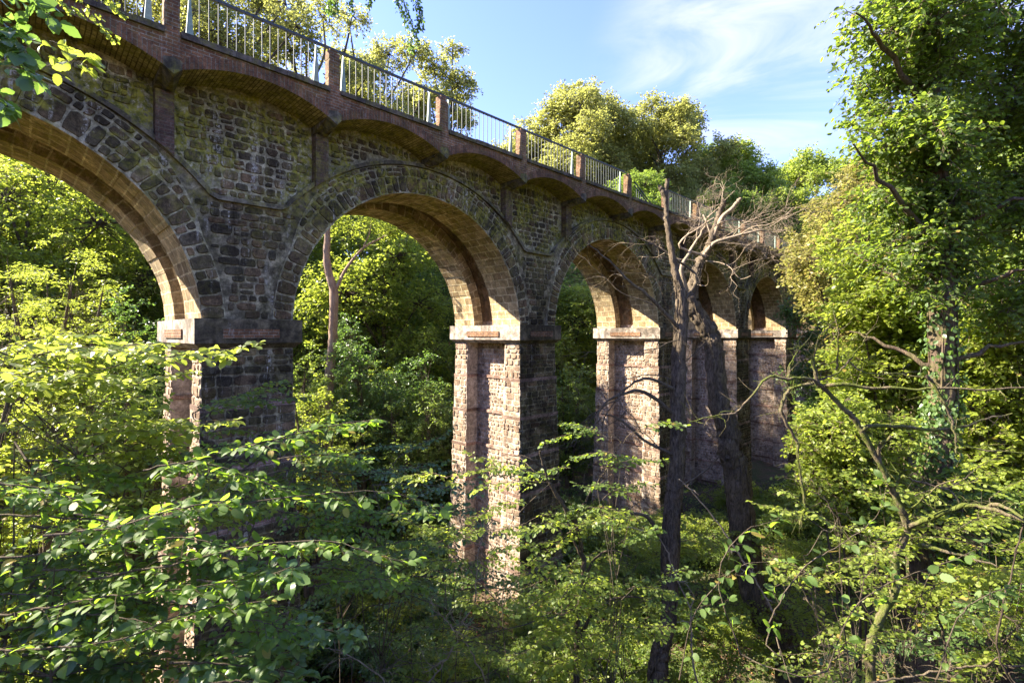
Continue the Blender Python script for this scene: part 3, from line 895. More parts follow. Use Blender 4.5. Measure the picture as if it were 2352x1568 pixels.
# leaf templates: x across, y along, z up (unit length 1)
LEAF4 = (np.array([[0, 0, 0], [.30, .38, .05], [.24, .74, .04], [0, 1, -.05], [-.24, .74, .04], [-.30, .38, .05]]),
         np.array([[0, 1, 2, 3], [0, 3, 4, 5]]))
LEAFN = (np.array([[0, 0, 0], [.16, .50, .03], [0, 1, -.06], [-.16, .50, .03]]), np.array([[0, 1, 2, 3]]))
def hazel_leaf():
    # toothed broad leaf, folded along the midrib, cupped
    prof = [(0.0, 0.0), (.06, .20), (.17, .33), (.26, .30), (.34, .385), (.46, .345), (.55, .385), (.65, .31), (.74, .30), (.83, .19), (.92, .10), (1.0, 0.0)]
    V = []
    prof = [(y, x * .80) for y, x in prof]
    n = len(prof)
    for y, x in prof: V.append((0, y, -.10 * (2 * y - 1) ** 2 + .04))            # midrib
    for y, x in prof: V.append((x, y, .10 * (2 * y - 1) ** 2 * -1 + .04 + .12 * x))
    for y, x in prof: V.append((-x, y, .10 * (2 * y - 1) ** 2 * -1 + .04 + .12 * x))
    F = []
    for i in range(n - 1):
        F.append((i, n + i, n + i + 1, i + 1)); F.append((i, i + 1, 2 * n + i + 1, 2 * n + i))
    return np.array(V), np.array(F)
LEAFH = hazel_leaf()

CURL = np.random.default_rng(5)
def expand(tpl, P, D, N, L, Wd=None, mat=0):
    """place a leaf template at P, pointing along D, upper side N, length L"""
    V0, F0 = tpl
    D = nrm(D); X = nrm(np.cross(D, N)); Nn = np.cross(X, D)
    if Wd is None: Wd = L
    n = len(P); k = len(V0)
    V = (P[:, None, :] + X[:, None, :] * (V0[None, :, 0:1] * Wd[:, None, None])
         + D[:, None, :] * (V0[None, :, 1:2] * L[:, None, None]) + Nn[:, None, :] * (V0[None, :, 2:3] * (L * CURL.uniform(-.6, 2.6, n))[:, None, None]))
    F = F0[None] + (np.arange(n) * k)[:, None, None]
    return (V.reshape(-1, 3), F.reshape(-1, F0.shape[1]), mat)

def tubes(A, B, ra, rb, r, bend=0.12, segs=3, sides=4, mat=0):
    """many tapering, slightly bent twigs at once"""
    A = np.asarray(A, float); B = np.asarray(B, float); n = len(A)
    if n == 0: return (np.zeros((0, 3)), np.zeros((0, 4), int), mat)
    ra = np.broadcast_to(ra, n); rb = np.broadcast_to(rb, n)
    D = B - A; Ln = np.linalg.norm(D, axis=1, keepdims=True)
    off = r.normal(size=(n, 3)) * Ln * bend
    T = nrm(D)
    up = np.where(np.abs(T[:, 2:3]) > 0.9, np.array([[1., 0, 0]]), np.array([[0, 0, 1.]]))
    X = nrm(np.cross(T, up)); Y = np.cross(T, X)
    t = np.linspace(0, 1, segs + 1)
    C = A[:, None] + D[:, None] * t[None, :, None] + off[:, None] * (4 * t * (1 - t))[None, :, None]
    rad = ra[:, None] + (rb - ra)[:, None] * t[None]
    an = np.arange(sides) * 2 * pi / sides
    ring = X[:, None, None] * np.cos(an)[None, None, :, None] + Y[:, None, None] * np.sin(an)[None, None, :, None]
    V = C[:, :, None] + ring * rad[:, :, None, None]
    V = V.reshape(-1, 3)
    base = (np.arange(n) * (segs + 1) * sides)[:, None, None]
    s_ = (np.arange(segs) * sides)[None, :, None]; k = np.arange(sides)[None, None]
    a = base + s_ + k; b = base + s_ + (k + 1) % sides
    F = np.stack([a, b, b + sides, a + sides], -1).reshape(-1, 4)
    return (V, F, mat)

def limb(path, radii, r=None, sides=9, rough=0.06, mat=0, sub=5, wob=0.0):
    """a trunk or limb through the given points (Catmull-Rom), with an uneven skin"""
    P = np.asarray(path, float); R = np.asarray(radii, float)
    n = len(P)
    Pe = np.vstack([2 * P[0] - P[1], P, 2 * P[-1] - P[-2]])
    C, RR = [], []
    for i in range(n - 1):
        p0, p1, p2, p3 = Pe[i:i + 4]
        for k in range(sub):
            t = k / sub
            C.append(.5 * ((2 * p1) + (-p0 + p2) * t + (2 * p0 - 5 * p1 + 4 * p2 - p3) * t * t + (-p0 + 3 * p1 - 3 * p2 + p3) * t ** 3))
            RR.append(R[i] + (R[i + 1] - R[i]) * t)
    C.append(P[-1]); RR.append(R[-1])
    C = np.array(C); RR = np.array(RR)
    if r is None: r = np.random.default_rng(1)
    if wob > 0: C[1:-1] += r.normal(size=C[1:-1].shape) * wob
    T = nrm(np.gradient(C, axis=0))
    X = np.zeros_like(T); x = np.cross(T[0], [0.3, 0.9, 0.2]); x /= np.linalg.norm(x)
    for i in range(len(T)):
        x = x - T[i] * np.dot(x, T[i]); x /= max(np.linalg.norm(x), 1e-6); X[i] = x
    Y = np.cross(T, X)
    an = np.arange(sides) * 2 * pi / sides
    pr = 1 + rough * r.normal(size=sides)[None] + rough * 1.2 * r.normal(size=(len(C), sides))
    V = C[:, None] + (X[:, None] * np.cos(an)[None, :, None] + Y[:, None] * np.sin(an)[None, :, None]) * (RR[:, None] * pr)[:, :, None]
    m = len(C)
    i = (np.arange(m - 1) * sides)[:, None]; k = np.arange(sides)[None]
    a = i + k; b = i + (k + 1) % sides
    F = np.stack([a, b, b + sides, a + sides], -1).reshape(-1, 4)
    V = V.reshape(-1, 3)
    capc = np.vstack([C[-1:]]); Vc = np.vstack([V, capc])
    kk = np.arange(sides); top = (m - 1) * sides
    Fc = np.stack([top + kk, top + (kk + 1) % sides, np.full(sides, len(V)), np.full(sides, len(V))], -1)
    return (Vc, np.vstack([F, Fc[:, [0, 1, 2, 2]]])[:len(F)], mat), (V[top:top + sides], np.arange(sides)[None], mat)

def sprays(r, centers, rad, ntw, nlf, lsize, flat=0.5, droop=0.15, tpl=LEAF4, twig_r=0.006, lmat=0, tmat=1, updir=0.8, out=None, wob=0.6):
    """clusters of twigs radiating from each centre, leaves set along the twigs"""
    nc = len(centers)
    rad = np.broadcast_to(rad, nc)
    d = rvec(r, nc * ntw).reshape(nc, ntw, 3)
    if out is not None: d = d + out[:, None] * 0.9
    d[..., 2] = d[..., 2] * flat
    d = nrm(d)
    ln = rad[:, None] * r.uniform(.55, 1.15, (nc, ntw))
    A = np.repeat(centers[:, None], ntw, 1)
    B = A + d * ln[..., None]; B[..., 2] -= droop * ln
    t = (np.arange(nlf) + .5) / nlf
    t = .18 + .86 * t[None, None] + r.uniform(-.04, .04, (nc, ntw, nlf))
    P = A[:, :, None] + (B - A)[:, :, None] * t[..., None]
    P[..., 2] += (4 * t * (1 - t)) * (ln * 0.08)[..., None]
    dd = nrm(B - A)
    side = nrm(np.cross(dd, [0, 0, 1.]))
    alt = np.where(np.arange(nlf) % 2 == 0, 1., -1.)[None, None, :, None]
    D = dd[:, :, None] * .65 + side[:, :, None] * alt * .8 + r.normal(size=P.shape) * .28
    D[..., 2] -= .22
    N = np.array([0, 0, 1.]) * updir + r.normal(size=P.shape) * wob
    L = lsize * r.uniform(.65, 1.25, P.shape[:3])
    P = P + r.normal(size=P.shape) * (lsize * .25)
    lv = expand(tpl, P.reshape(-1, 3), D.reshape(-1, 3), N.reshape(-1, 3), L.ravel(), mat=lmat)
    tw = tubes(A.reshape(-1, 3), B.reshape(-1, 3), twig_r, twig_r * .4, r, .05, 2, 3, tmat)
    return lv, tw

def shell(r, c, rad, n, lo=.45, low_cut=-.75):
    """points spread through the outer part of an ellipsoid"""
    d = rvec(r, int(n * 1.6)); d = d[d[:, 2] > low_cut][:n]
    k = (r.uniform(lo ** 3, 1, len(d))) ** (1 / 3)
    return np.asarray(c) + d * np.asarray(rad) * k[:, None]

def make_tree(name, label, cat, loc, H, R, crown_lo, seed, leaf, bark, lobes=9, ncl=260, ntw=6, nlf=9, lsize=.13, crad=.75,
              tr=None, lean=(0, 0), group=None, squash=1.0, tpl=LEAF4, flat=.5, lobe_r=.46, wob=.6, irregular=.25):
    r = np.random.default_rng(seed)
    root = empty(name, loc)
    tag(root, label, cat, group)
    if tr is None: tr = 0.016 * H + .03
    top = np.array([lean[0], lean[1], H])
    cl = crown_lo * H
    n = 6
    path = [np.array([0, 0, -.6])] + [np.array([lean[0] * t ** 1.5 + r.normal() * .02 * H * t, lean[1] * t ** 1.5 + r.normal() * .02 * H * t, H * .86 * t]) for t in np.linspace(0, 1, n)]
    path[1] = np.array([0., 0, 0])
    radii = [tr * 1.45] + [tr * (1 - .85 * t ** .9) for t in np.linspace(0, 1, n)]
    wood = list(limb(path, radii, r, 9, .05))
    # lobes of the crown
    cz = (cl + H) / 2; hz = (H - cl) / 2
    LC, LRd = [], []
    for k in range(lobes):
        t = (k + .5) / lobes
        zz = cl + (H - cl) * (t * .92 + .02)
        env = sqrt(max(0.06, 1 - ((zz - (cz - .12 * hz)) / (hz * 1.18)) ** 2))
        a = k * 2.4 + r.uniform(-.5, .5)
        rr = R * env * (r.uniform(.35, .75) if irregular < .5 else r.uniform(.30, 1.08))
        c = np.array([rr * cos(a) + lean[0] * t, rr * sin(a) + lean[1] * t, zz + r.normal() * (.05 if irregular < .5 else .035) * H])
        q = R * lobe_r * r.uniform(1 - irregular, 1 + irregular) * (0.62 + .45 * env)
        if irregular >= .5 and rr > .8 * R * env: q *= .6
        LC.append(c); LRd.append(np.array([q, q, q * .78 * squash]))
    cents, outs = [], []
    A, B, ra = [], [], []
    for c, q in zip(LC, LRd):
        t = min(max((c[2] - .22 * H) / (H * .86), .12), .95)
        f = t * (n - 1); i0 = int(f); P_ = path[1:]
        base = P_[i0] + (P_[min(i0 + 1, n - 1)] - P_[i0]) * (f - i0)
        mid = base * .45 + c * .55 + r.normal(size=3) * .05 * R; mid[2] -= .05 * H * .3
        wood += list(limb([base, mid, c], [tr * .38 * (1 - .5 * t), tr * .22, tr * .10], r, 6, .05, sub=4))
        m = int(ncl / lobes * (np.prod(q) ** (1 / 3) / (R * lobe_r)) ** 2) + 3
        pts = shell(r, c, q, m, .5)
        cents.append(pts); outs.append(nrm(pts - c))
        sel = pts[::2]
        A.append(np.repeat(c[None], len(sel), 0)); B.append(sel)
    cents = np.vstack(cents); outs = np.vstack(outs)
    A = np.vstack(A); B = np.vstack(B)
    wood.append(tubes(A, B, tr * .09 + .008, .006, r, .10, 3, 4))
    lv, tw = sprays(r, cents, crad, ntw, nlf, lsize, flat=flat, tpl=tpl, out=outs * .6, wob=wob, twig_r=.008)
    link('trunk', mesh_np('trunk', wood, [bark], True), root)
    link('crown', mesh_np('crown', [lv, tw], [leaf, M['twig']], False), root)
    return root

def copy_tree(src, loc, rz, sc_, label, group=None):
    o = src.copy(); COL.objects.link(o)
    o.location = loc; o.rotation_euler = (0, 0, rz); o.scale = (sc_, sc_, sc_)
    o['label'] = label
    if group: o['group'] = group
    elif 'group' in o: del o['group']
    for ch in list(src.children):
        c = ch.copy(); COL.objects.link(c); c.parent = o
    return o

def ground_at(x, y, dz=-0.1): return (x, y, gz(x, y) + dz)
def col_at(px, Z): return (px - CX) / FP * Z

# ------------------------------------------------------------------ trees behind the viaduct
def tree_px(name, label, px, Z, top_py, R, clo, seed, leaf, **k):
    x = col_at(px, Z); g_ = gz(x, Z)
    H = (CY - top_py) / FP * Z - g_
    return make_tree(name, label, 'tree', (x, Z, g_ - .1), H, R, clo, seed, leaf, M['bark_dark'], **k)

# tall ashes whose crowns show above the railing at the left
# (every tree stands off the lines along which the sun reaches the piers)
FE = dict(lobes=30, lobe_r=.235, irregular=.55, nlf=8, flat=.75)
a0 = tree_px('ash_tree', 'tall yellow-green tree rising behind the railing at the upper left corner', 300, 42, -160, 9.0, .3, 10, M['leaf_far'], ncl=1250, lsize=.24, crad=1.35, **FE)
a1 = tree_px('ash_tree', 'tall yellow-green tree behind the railing left of the second brick post', 500, 50, -90, 10.0, .3, 11, M['leaf_far'], ncl=1500, lsize=.27, crad=1.5, **FE)
a2 = tree_px('ash_tree', 'feathery yellow-green tree behind the second brick post', 700, 58, 0, 10.2, .3, 12, M['leaf_far'], ncl=1500, lsize=.30, crad=1.7, **FE)
a3 = tree_px('ash_tree', 'slender-topped yellow-green tree above the railing right of the second brick post', 850, 70, 55, 9.0, .3, 13, M['leaf_far'], ncl=1250, lsize=.35, crad=1.8, **FE)
a4 = tree_px('ash_tree', 'small pointed treetop behind the third brick post against blue sky', 1010, 76, 135, 6.5, .3, 14, M['leaf_far'], ncl=800, lsize=.37, crad=1.7, **FE)
# further right over the deck, on the far valley side
b1 = tree_px('oak_tree', 'rounded light green tree standing against the sky over the middle of the railing', 1335, 100, 215, 13, .25, 15, M['leaf_far'], ncl=1500, lsize=.46, crad=2.6, **FE)
b2 = tree_px('oak_tree', 'bushy olive tree above the deck directly behind the broken railing', 1520, 106, 235, 13, .2, 16, M['leaf_far'], ncl=1900, lsize=.48, crad=2.7, **FE)
b3 = tree_px('oak_tree', 'dark topped tree behind the bare dead branches', 1665, 112, 335, 11.5, .2, 17, M['leaf_far_b'], ncl=1500, lsize=.5, crad=2.7, **FE)
b4 = tree_px('oak_tree', 'dense mid green oak beyond the far end of the railing', 1850, 118, 355, 13, .15, 18, M['leaf_far_b'], ncl=1700, lsize=.54, crad=2.8, **FE)
b5 = tree_px('oak_tree', 'lower green tree filling the gap left of the broad oak', 1760, 124, 390, 11, .15, 19, M['leaf_far_b'], ncl=1300, lsize=.56, crad=2.8, **FE)
b6 = tree_px('oak_tree', 'light green tree left of the rounded tree over the middle of the railing', 1225, 104, 300, 8.5, .2, 20, M['leaf_far'], ncl=900, lsize=.48, crad=2.6, **FE)
b7 = tree_px('oak_tree', 'green tree low in the dip between the rounded tree and the bushy olive one', 1430, 116, 290, 11, .2, 21, M['leaf_olive'], ncl=1300, lsize=.52, crad=2.7, **FE)

# the wood seen through the arches: big trees on the slope behind
woods = [  # px, Z, top py, R, leaf, label
    (-260, 29, 250, 5.6, 'leaf_far', 'leaning light green tree beyond the left arch, at the picture edge'),
    (60, 28, 290, 5.2, 'leaf_bright', 'bright green tree filling the upper part of the left arch'),
    (330, 35.8, 320, 5.6, 'leaf_far_b', 'shaded green tree beyond the left arch close to the first pier'),
    (640, 34.4, 440, 5.4, 'leaf_far_b', 'tree behind the left haunch of the second arch'),
    (880, 33.1, 455, 5.0, 'leaf_bright', 'light green tree crown in the top of the second arch'),
    (1090, 40.8, 490, 5.8, 'leaf_oak', 'green tree seen low through the second arch beside its right pier'),
    (1300, 39.8, 640, 4.2, 'leaf_bright', 'sunny tree filling the third arch'),
]
for k, (px, Z, tp, R, lf, lab) in enumerate(woods):
    tree_px('woodland_tree', lab, px, Z, tp, R, .12, 30 + k, M[lf], ncl=950, lsize=.21, crad=1.1, lobes=14, nlf=8)
back = []
for k in range(3):
    t_ = make_tree('woodland_tree', 'distant tree of the wood on the slope behind the viaduct', 'tree', ground_at(-18 + 9 * k, 50 + 3 * k), 17 + k, 6, .1, 60 + k,
                   M['leaf_oak' if k != 1 else 'leaf_far_b'], M['bark_dark'], lobes=12, ncl=700, lsize=.32, crad=1.4, group='distant trees of the wood on the slope behind')
    back.append(t_)
spots = [(-36, 44), (-42, 54), (-30, 62), (-54, 44), (-14, 66), (0, 60), (6, 72), (-60, 62), (20, 80), (38, 88), (52, 92), (62, 80), (-52, 30), (12, 54), (70, 66), (80, 88), (-22, 52), (-8, 54), (38, 30), (48, 40), (55, 28), (30, 18), (44, 16), (62, 48), (40, 4), (58, 8), (70, 30), (28, 2), (52, 52)]
for k, (x, y) in enumerate(spots):
    copy_tree(back[k % 3], ground_at(x, y), k * 1.7, 1 + .12 * ((k * 5) % 4 - 1), 'distant tree of the wood on the slope behind the viaduct', 'distant trees of the wood on the slope behind')

# slender pale-barked tree seen through the second arch
def px_path(pts, Z, dz=None):
    return [at(p[0], p[1], Z + (dz[i] if dz is not None else 0)) for i, p in enumerate(pts)]
def rel(path, o): return [np.asarray(p) - np.asarray(o) for p in path]
r = np.random.default_rng(77)
Zt = 24.0
gx = col_at(757, Zt); base = np.array([gx, Zt, gz(gx, Zt)])
root = empty('slender_tree', base)
tag(root, 'slender pale-barked tree with a forked limb, standing behind the second arch', 'tree')
tp = [at(752, 480, Zt), at(751.7, 547, Zt), at(750, 592, Zt), at(757, 634, Zt), at(767, 669, Zt), at(766, 732, Zt), at(764, 784, Zt), at(760, 836, Zt), at(756, 895, Zt), base]
tp = rel(tp[::-1], base)
ch = list(limb(tp, [.28, .23, .22, .21, .21, .20, .19, .17, .15, .11], r, 10, .05))
bp = rel([at(768, 668, Zt), at(776, 655, Zt), at(795, 617, Zt + .4), at(833, 571, Zt + 1), at(875, 547, Zt + 1.4), at(927, 519, Zt + 1.8)], base)
ch += list(limb(bp, [.09, .09, .075, .06, .045, .02], r, 7, .06))
bp2 = rel([at(833, 571, Zt + 1), at(850, 530, Zt + 1), at(852, 490, Zt + 1.3)], base)
ch += list(limb(bp2, [.04, .03, .015], r, 6, .06))
link('trunk', mesh_np('trunk', ch, [M['bark_pale']], True), root)
cc = np.vstack([shell(r, rel([at(830, 500, Zt + 1.2)], base)[0], (2.3, 2.0, 1.2), 90, .2), shell(r, rel([at(930, 520, Zt + 2)], base)[0], (1.5, 1.5, 1.0), 50, .2),
                shell(r, rel([at(745, 430, Zt)], base)[0], (2.4, 2.0, 1.6), 90, .2)])
lv, tw = sprays(r, cc, .6, 5, 9, .11, flat=.5)
link('crown', mesh_np('crown', [lv, tw], [M['leaf_bright'], M['twig']]), root)

# ------------------------------------------------------------------ shrubs
def make_shrub(name, label, loc, H, R, seed, leaf, lsize=.09, ncl=120, ntw=6, nlf=9, crad=.4, stems=5, tpl=LEAF4, flat=.5, group=None, cat='shrub', bark=None, lean=(0, 0), wob=.6, lo=.3, nat=False):
    r = np.random.default_rng(seed)
    root = empty(name, loc); tag(root, label, cat, group)
    wood = []; cents = []; A = []; B = []
    for s_ in range(stems):
        a = s_ * 2.4 + r.uniform(0, 1); rr = R * r.uniform(.35, .85)
        e = np.array([rr * cos(a) + lean[0], rr * sin(a) + lean[1], H * r.uniform(.62, .95)])
        m_ = e * np.array([.45, .45, .6]) + r.normal(size=3) * .06 * R
        wood += list(limb([np.array([e[0] * .05, e[1] * .05, -.2]), m_, e], [.012 * H + .012, .008 * H + .008, .006], r, 6, .05, sub=4))
        q = R * r.uniform(.42, .62)
        pts = shell(r, e * np.array([1, 1, .82]), (q, q, H * .26), ncl // (stems * 2), lo)
        pts2 = shell(r, m_ * np.array([1.2, 1.2, .9]), (q, q, H * .28), ncl // (stems * 2), lo)
        cents += [pts, pts2]
        A += [np.repeat(e[None] * .9, len(pts), 0), np.repeat(m_[None], len(pts2), 0)]; B += [pts, pts2]
    cents = np.vstack(cents)
    wood.append(tubes(np.vstack(A), np.vstack(B), .007, .004, r, .1, 3, 4))
    lv, tw = sprays(r, cents, crad, ntw, nlf, lsize, flat=flat, tpl=tpl, wob=wob, twig_r=.004)
    link('stems', mesh_np('stems', wood, [bark or M['twig']], True), root)
    link('foliage', mesh_np('foliage', [lv, tw], [leaf, M['twig']]), root)
    return root
def shrub_px(name, label, px, py_top, Z, R, seed, leaf, H=None, **k):
    x = col_at(px, Z); g_ = gz(x, Z); top = (CY - py_top) / FP * Z
    if H is None: H = top - g_; z0 = g_
    else: z0 = top - H
    return make_shrub(name, label, (x, Z, z0), H, R, seed, leaf, **k)

# through the left arch
shrub_px('pinnate_shrub', 'sunlit bright lime-green young ash under the left arch', 130, 520, 17.7, 2.6, 101, M['leaf_bright'], ncl=420, lsize=.12, crad=.5, tpl=LEAFN, nlf=13, stems=8, cat='young tree')
shrub_px('hazel_shrub', 'bright backlit shrub low in the left arch at the edge of the picture', -90, 640, 9.4, 1.5, 102, M['leaf_bright'], ncl=300, lsize=.10, crad=.45, stems=7)
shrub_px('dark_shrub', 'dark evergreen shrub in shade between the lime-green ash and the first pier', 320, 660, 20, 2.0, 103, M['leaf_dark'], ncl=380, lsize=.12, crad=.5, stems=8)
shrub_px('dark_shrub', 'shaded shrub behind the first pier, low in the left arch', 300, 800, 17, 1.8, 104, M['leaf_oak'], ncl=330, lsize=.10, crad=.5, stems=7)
# through the second arch
shrub_px('ivy_mound', 'tall dark green ivy-covered mound in the middle of the second arch', 840, 715, 24.7, 2.3, 105, M['leaf_dark'], ncl=700, lsize=.11, crad=.45, stems=9)
shrub_px('ivy_mound', 'rounded lower ivy-covered mound right of the slender pale tree', 935, 850, 23.4, 2.0, 106, M['leaf_oak'], ncl=700, lsize=.09, crad=.4, stems=9)
shrub_px('yellow_shrub', 'yellow-green sunlit shrub at the foot of the slender pale tree', 710, 860, 17.5, 1.5, 107, M['leaf_bright'], ncl=260, lsize=.09, crad=.4, stems=7)
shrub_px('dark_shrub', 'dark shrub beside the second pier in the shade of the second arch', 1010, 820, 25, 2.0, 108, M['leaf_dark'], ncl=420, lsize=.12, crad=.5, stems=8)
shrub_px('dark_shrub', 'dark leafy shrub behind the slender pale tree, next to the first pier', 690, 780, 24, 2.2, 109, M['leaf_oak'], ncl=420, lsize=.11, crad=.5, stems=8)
shrub_px('dark_shrub', 'green shrub low in the third arch', 1310, 800, 31, 2.2, 110, M['leaf_oak'], ncl=400, lsize=.14, crad=.55, stems=8)

# ------------------------------------------------------------------ the right-hand bank
# big ivy-hung tree
Zt = 9.5
base = at(2123, 1470, Zt); base[2] = gz(base[0], base[1])
root = empty('ivy_hung_tree', base)
tag(root, 'large leafy tree with an ivy-wrapped trunk towering at the right edge', 'tree')
r = np.random.default_rng(201)
tp = rel([base, at(2119, 1370, Zt), at(2137, 1167, Zt), at(2150, 1084, Zt), at(2160, 969, Zt), at(2167, 920, Zt), at(2164, 700, Zt), at(2160, 512, Zt), at(2149, 410, Zt), at(2139, 250, Zt), at(2130, 40, Zt), at(2125, -250, Zt), at(2150, -600, Zt)], base)
ch = list(limb(tp, [.27, .215, .205, .195, .19, .185, .19, .20, .21, .20, .18, .14, .06], r, 14, .05, sub=6))
lb = [((2160, 560), (2040, 430), (1960, 330)), ((2150, 420), (2040, 260), (1960, 190)), ((2139, 250), (2030, 110), (1965, 30)), ((2150, 420), (2260, 300), (2400, 230)),
      ((2160, 560), (2300, 470), (2440, 430)), ((2135, 120), (2280, 0), (2450, -80)), ((2130, 60), (2050, -120), (1980, -260)), ((2164, 700), (2060, 640), (1960, 580)), ((2164, 700), (2280, 640), (2420, 600)),
      ((2160, 850), (2050, 800), (1950, 760)), ((2160, 850), (2270, 800), (2400, 770))]
for k, (p, q, t) in enumerate(lb):
    dz = [(-1.2, .8, -1.5, 1.2, -1, .5, -.6, 1, -1.3, .9, -.5)[k]] * 1
    ch += list(limb(rel([at(*p, Zt), at(*q, Zt + dz[0] * .5), at(*t, Zt + dz[0])], base), [.06, .04, .012], r, 7, .07, wob=.03))
link('trunk', mesh_np('trunk', ch, [M['bark_ivy']], True), root)
# crown: lobes described where they stand around the trunk
lob = [  # px, py, dZ, radius m, clusters
    (2045, 60, -.4, .85, 60), (2030, 190, .3, .60, 44), (2065, 320, -.3, .75, 60), (1995, 270, .2, .32, 16), (2050, 450, .2, .6, 48), (2075, 560, 0, .7, 50),
    (2080, -80, 0, 1.0, 60), (2130, 60, -.7, 1.0, 70), (2150, 300, -.6, .75, 50), (2240, 80, .6, 1.2, 110), (2330, 240, .2, 1.1, 110), (2260, 330, .9, 1.0, 90), (2400, 60, 0, 1.3, 100), (2420, 420, .3, 1.2, 110),
    (2330, 520, .8, 1.1, 110), (2280, 680, 1.0, 1.0, 100), (2400, 700, .2, 1.1, 90), (2230, 470, 1.0, .9, 80), (2250, 200, 1.0, 1.0, 80), (2460, 240, 1, 1.4, 80), (2200, -180, .4, 1.5, 80), (2400, -200, .5, 1.6, 80)]
cc, A = [], []
for (px, py, dz, q, n) in lob:
    c = rel([at(px, py, Zt + dz)], base)[0]
    p = shell(r, c, (q * 1.05, q * 1.05, q * .9), int(n * .75), .15); cc.append(p)
    A.append(np.repeat(c[None], len(p), 0))
pl_ = np.array(tp[6:13])
for q in range(len(pl_) - 1):
    c = pl_[q] * .5 + pl_[q + 1] * .5
    p = shell(r, c, (.75, .75, np.linalg.norm(pl_[q + 1] - pl_[q]) * .6), 55, .3); cc.append(p); A.append(np.repeat(c[None], len(p), 0))
cc = np.vstack(cc); A = np.vstack(A)
lv, tw = sprays(r, cc, .50, 5, 9, .10, flat=.6, droop=.35, tpl=LEAF4, updir=.5, wob=.7)
tw2 = tubes(A, cc, .012, .005, r, .1, 3, 4, 1)
link('crown', mesh_np('crown', [lv, tw, tw2], [M['leaf_ivy'], M['twig']]), root)
# ivy hugging the trunk
pp = np.array(tp[3:11]); ii = r.uniform(0, len(pp) - 1.01, 3200); i0 = ii.astype(int); fr = (ii - i0)[:, None]
C = pp[i0] * (1 - fr) + pp[i0 + 1] * fr
a_ = r.uniform(0, 2 * pi, 3200); rad_ = r.uniform(.20, .36, 3200)
P_ = C + np.stack([np.cos(a_) * rad_, np.sin(a_) * rad_, r.normal(size=3200) * .05], -1)
N_ = np.stack([np.cos(a_), np.sin(a_), .4 + 0 * a_], -1) + r.normal(size=(3200, 3)) * .35
D_ = np.stack([r.normal(size=3200) * .5, r.normal(size=3200) * .5, -1 + 0 * a_], -1)
iv = expand(LEAF4, P_, D_, N_, r.uniform(.06, .11, 3200), r.uniform(.08, .13, 3200))
vines = []
for k in range(9):
    a0_ = r.uniform(0, 2 * pi)
    vines += list(limb([tp[q] + np.array([cos(a0_ + q * .25) * .215, sin(a0_ + q * .25) * .215, 0]) for q in range(2, 10)], [.022] * 4 + [.015] * 4, r, 5, .1))
link('ivy', mesh_np('ivy', [iv] + [(v, f, 1) for v, f, _ in vines], [M['leaf_dark'], M['bark_ivy']]), root)

# mid-distance trees and bushes on the right
def leafy_px(name, label, lobs, Z, seed, leaf, lsize, crad, stem_px, ntw=5, nlf=9, cat='tree', bark='bark_dark', tr=.09, wob=.65, droop=.2, tpl=LEAF4, group=None, flat=.55, updir=.65):
    """a tree or bush whose lobes are given at their real places; stem from the ground"""
    r = np.random.default_rng(seed)
    bx = col_at(stem_px, Z); base = np.array([bx, Z, gz(bx, Z) - .15])
    root = empty(name, base); tag(root, label, cat, group)
    wood, cc, A = [], [], []
    hi = max(CY - l[1] for l in lobs) / FP * Z
    for (px, py, dz, q, n) in lobs:
        c = at(px, py, Z + dz) - base
        low = np.array([0, 0, c[2] * .35])
        wood += list(limb([np.zeros(3), low + r.normal(size=3) * .05, c * np.array([.55, .55, .72]) + r.normal(size=3) * .08, c], [tr, tr * .75, tr * .4, .015], r, 7, .06, sub=5))
        p = shell(r, c, (q, q, q * .85), n, .25); cc.append(p); A.append(np.repeat(c[None], len(p), 0))
    cc = np.vstack(cc); A = np.vstack(A)
    lv, tw = sprays(r, cc, crad, ntw, nlf, lsize, flat=flat, droop=droop, tpl=tpl, updir=updir, wob=wob, twig_r=.005)
    wood.append(tubes(A, cc, .012, .005, r, .1, 3, 4))
    link('trunk' if cat == 'tree' else 'stems', mesh_np('stem', wood, [M[bark]], True), root)
    link('crown' if cat == 'tree' else 'foliage', mesh_np('leaves', [lv, tw], [leaf, M['twig']]), root)
    return root

leafy_px('beech_tree', 'pale yellow-green sunlit tree hiding the far end of the viaduct',
         [(1960, 470, 0, 2.0, 100), (1900, 560, -.5, 1.8, 100), (2010, 600, 0, 2.2, 120), (1930, 680, 0, 1.8, 100), (1880, 640, 0, 1.3, 60), (2050, 420, .5, 1.9, 80), (1995, 390, .5, 1.2, 50), (2080, 560, 1, 2.2, 90)],
         24, 211, M['leaf_yellow'], .15, .75, 2010, tr=.2)
leafy_px('beech_tree', 'yellow-green tree with loose twigs overhanging the parapet end, left of the large ivy tree',
         [(1865, 600, 0, .9, 40), (1920, 690, 0, 1.1, 60), (1985, 740, 0, 1.2, 70), (1950, 820, 0, 1.0, 50), (2040, 680, .3, 1.3, 60)],
         18, 212, M['leaf_yellow'], .13, .6, 2030, tr=.12)
leafy_px('sycamore_tree', 'bright sunlit green tree just left of the ivy-hung trunk',
         [(1990, 560, 0, 1.1, 70), (2040, 650, 0, 1.2, 90), (1975, 700, -.4, .9, 70), (2080, 760, 0, 1.1, 80), (2010, 830, 0, 1.1, 90), (2070, 900, .3, 1.0, 70), (1960, 910, .2, .8, 50), (2110, 660, .5, 1.0, 60)],
         12.5, 213, M['leaf_bright'], .115, .45, 2070, tr=.1)
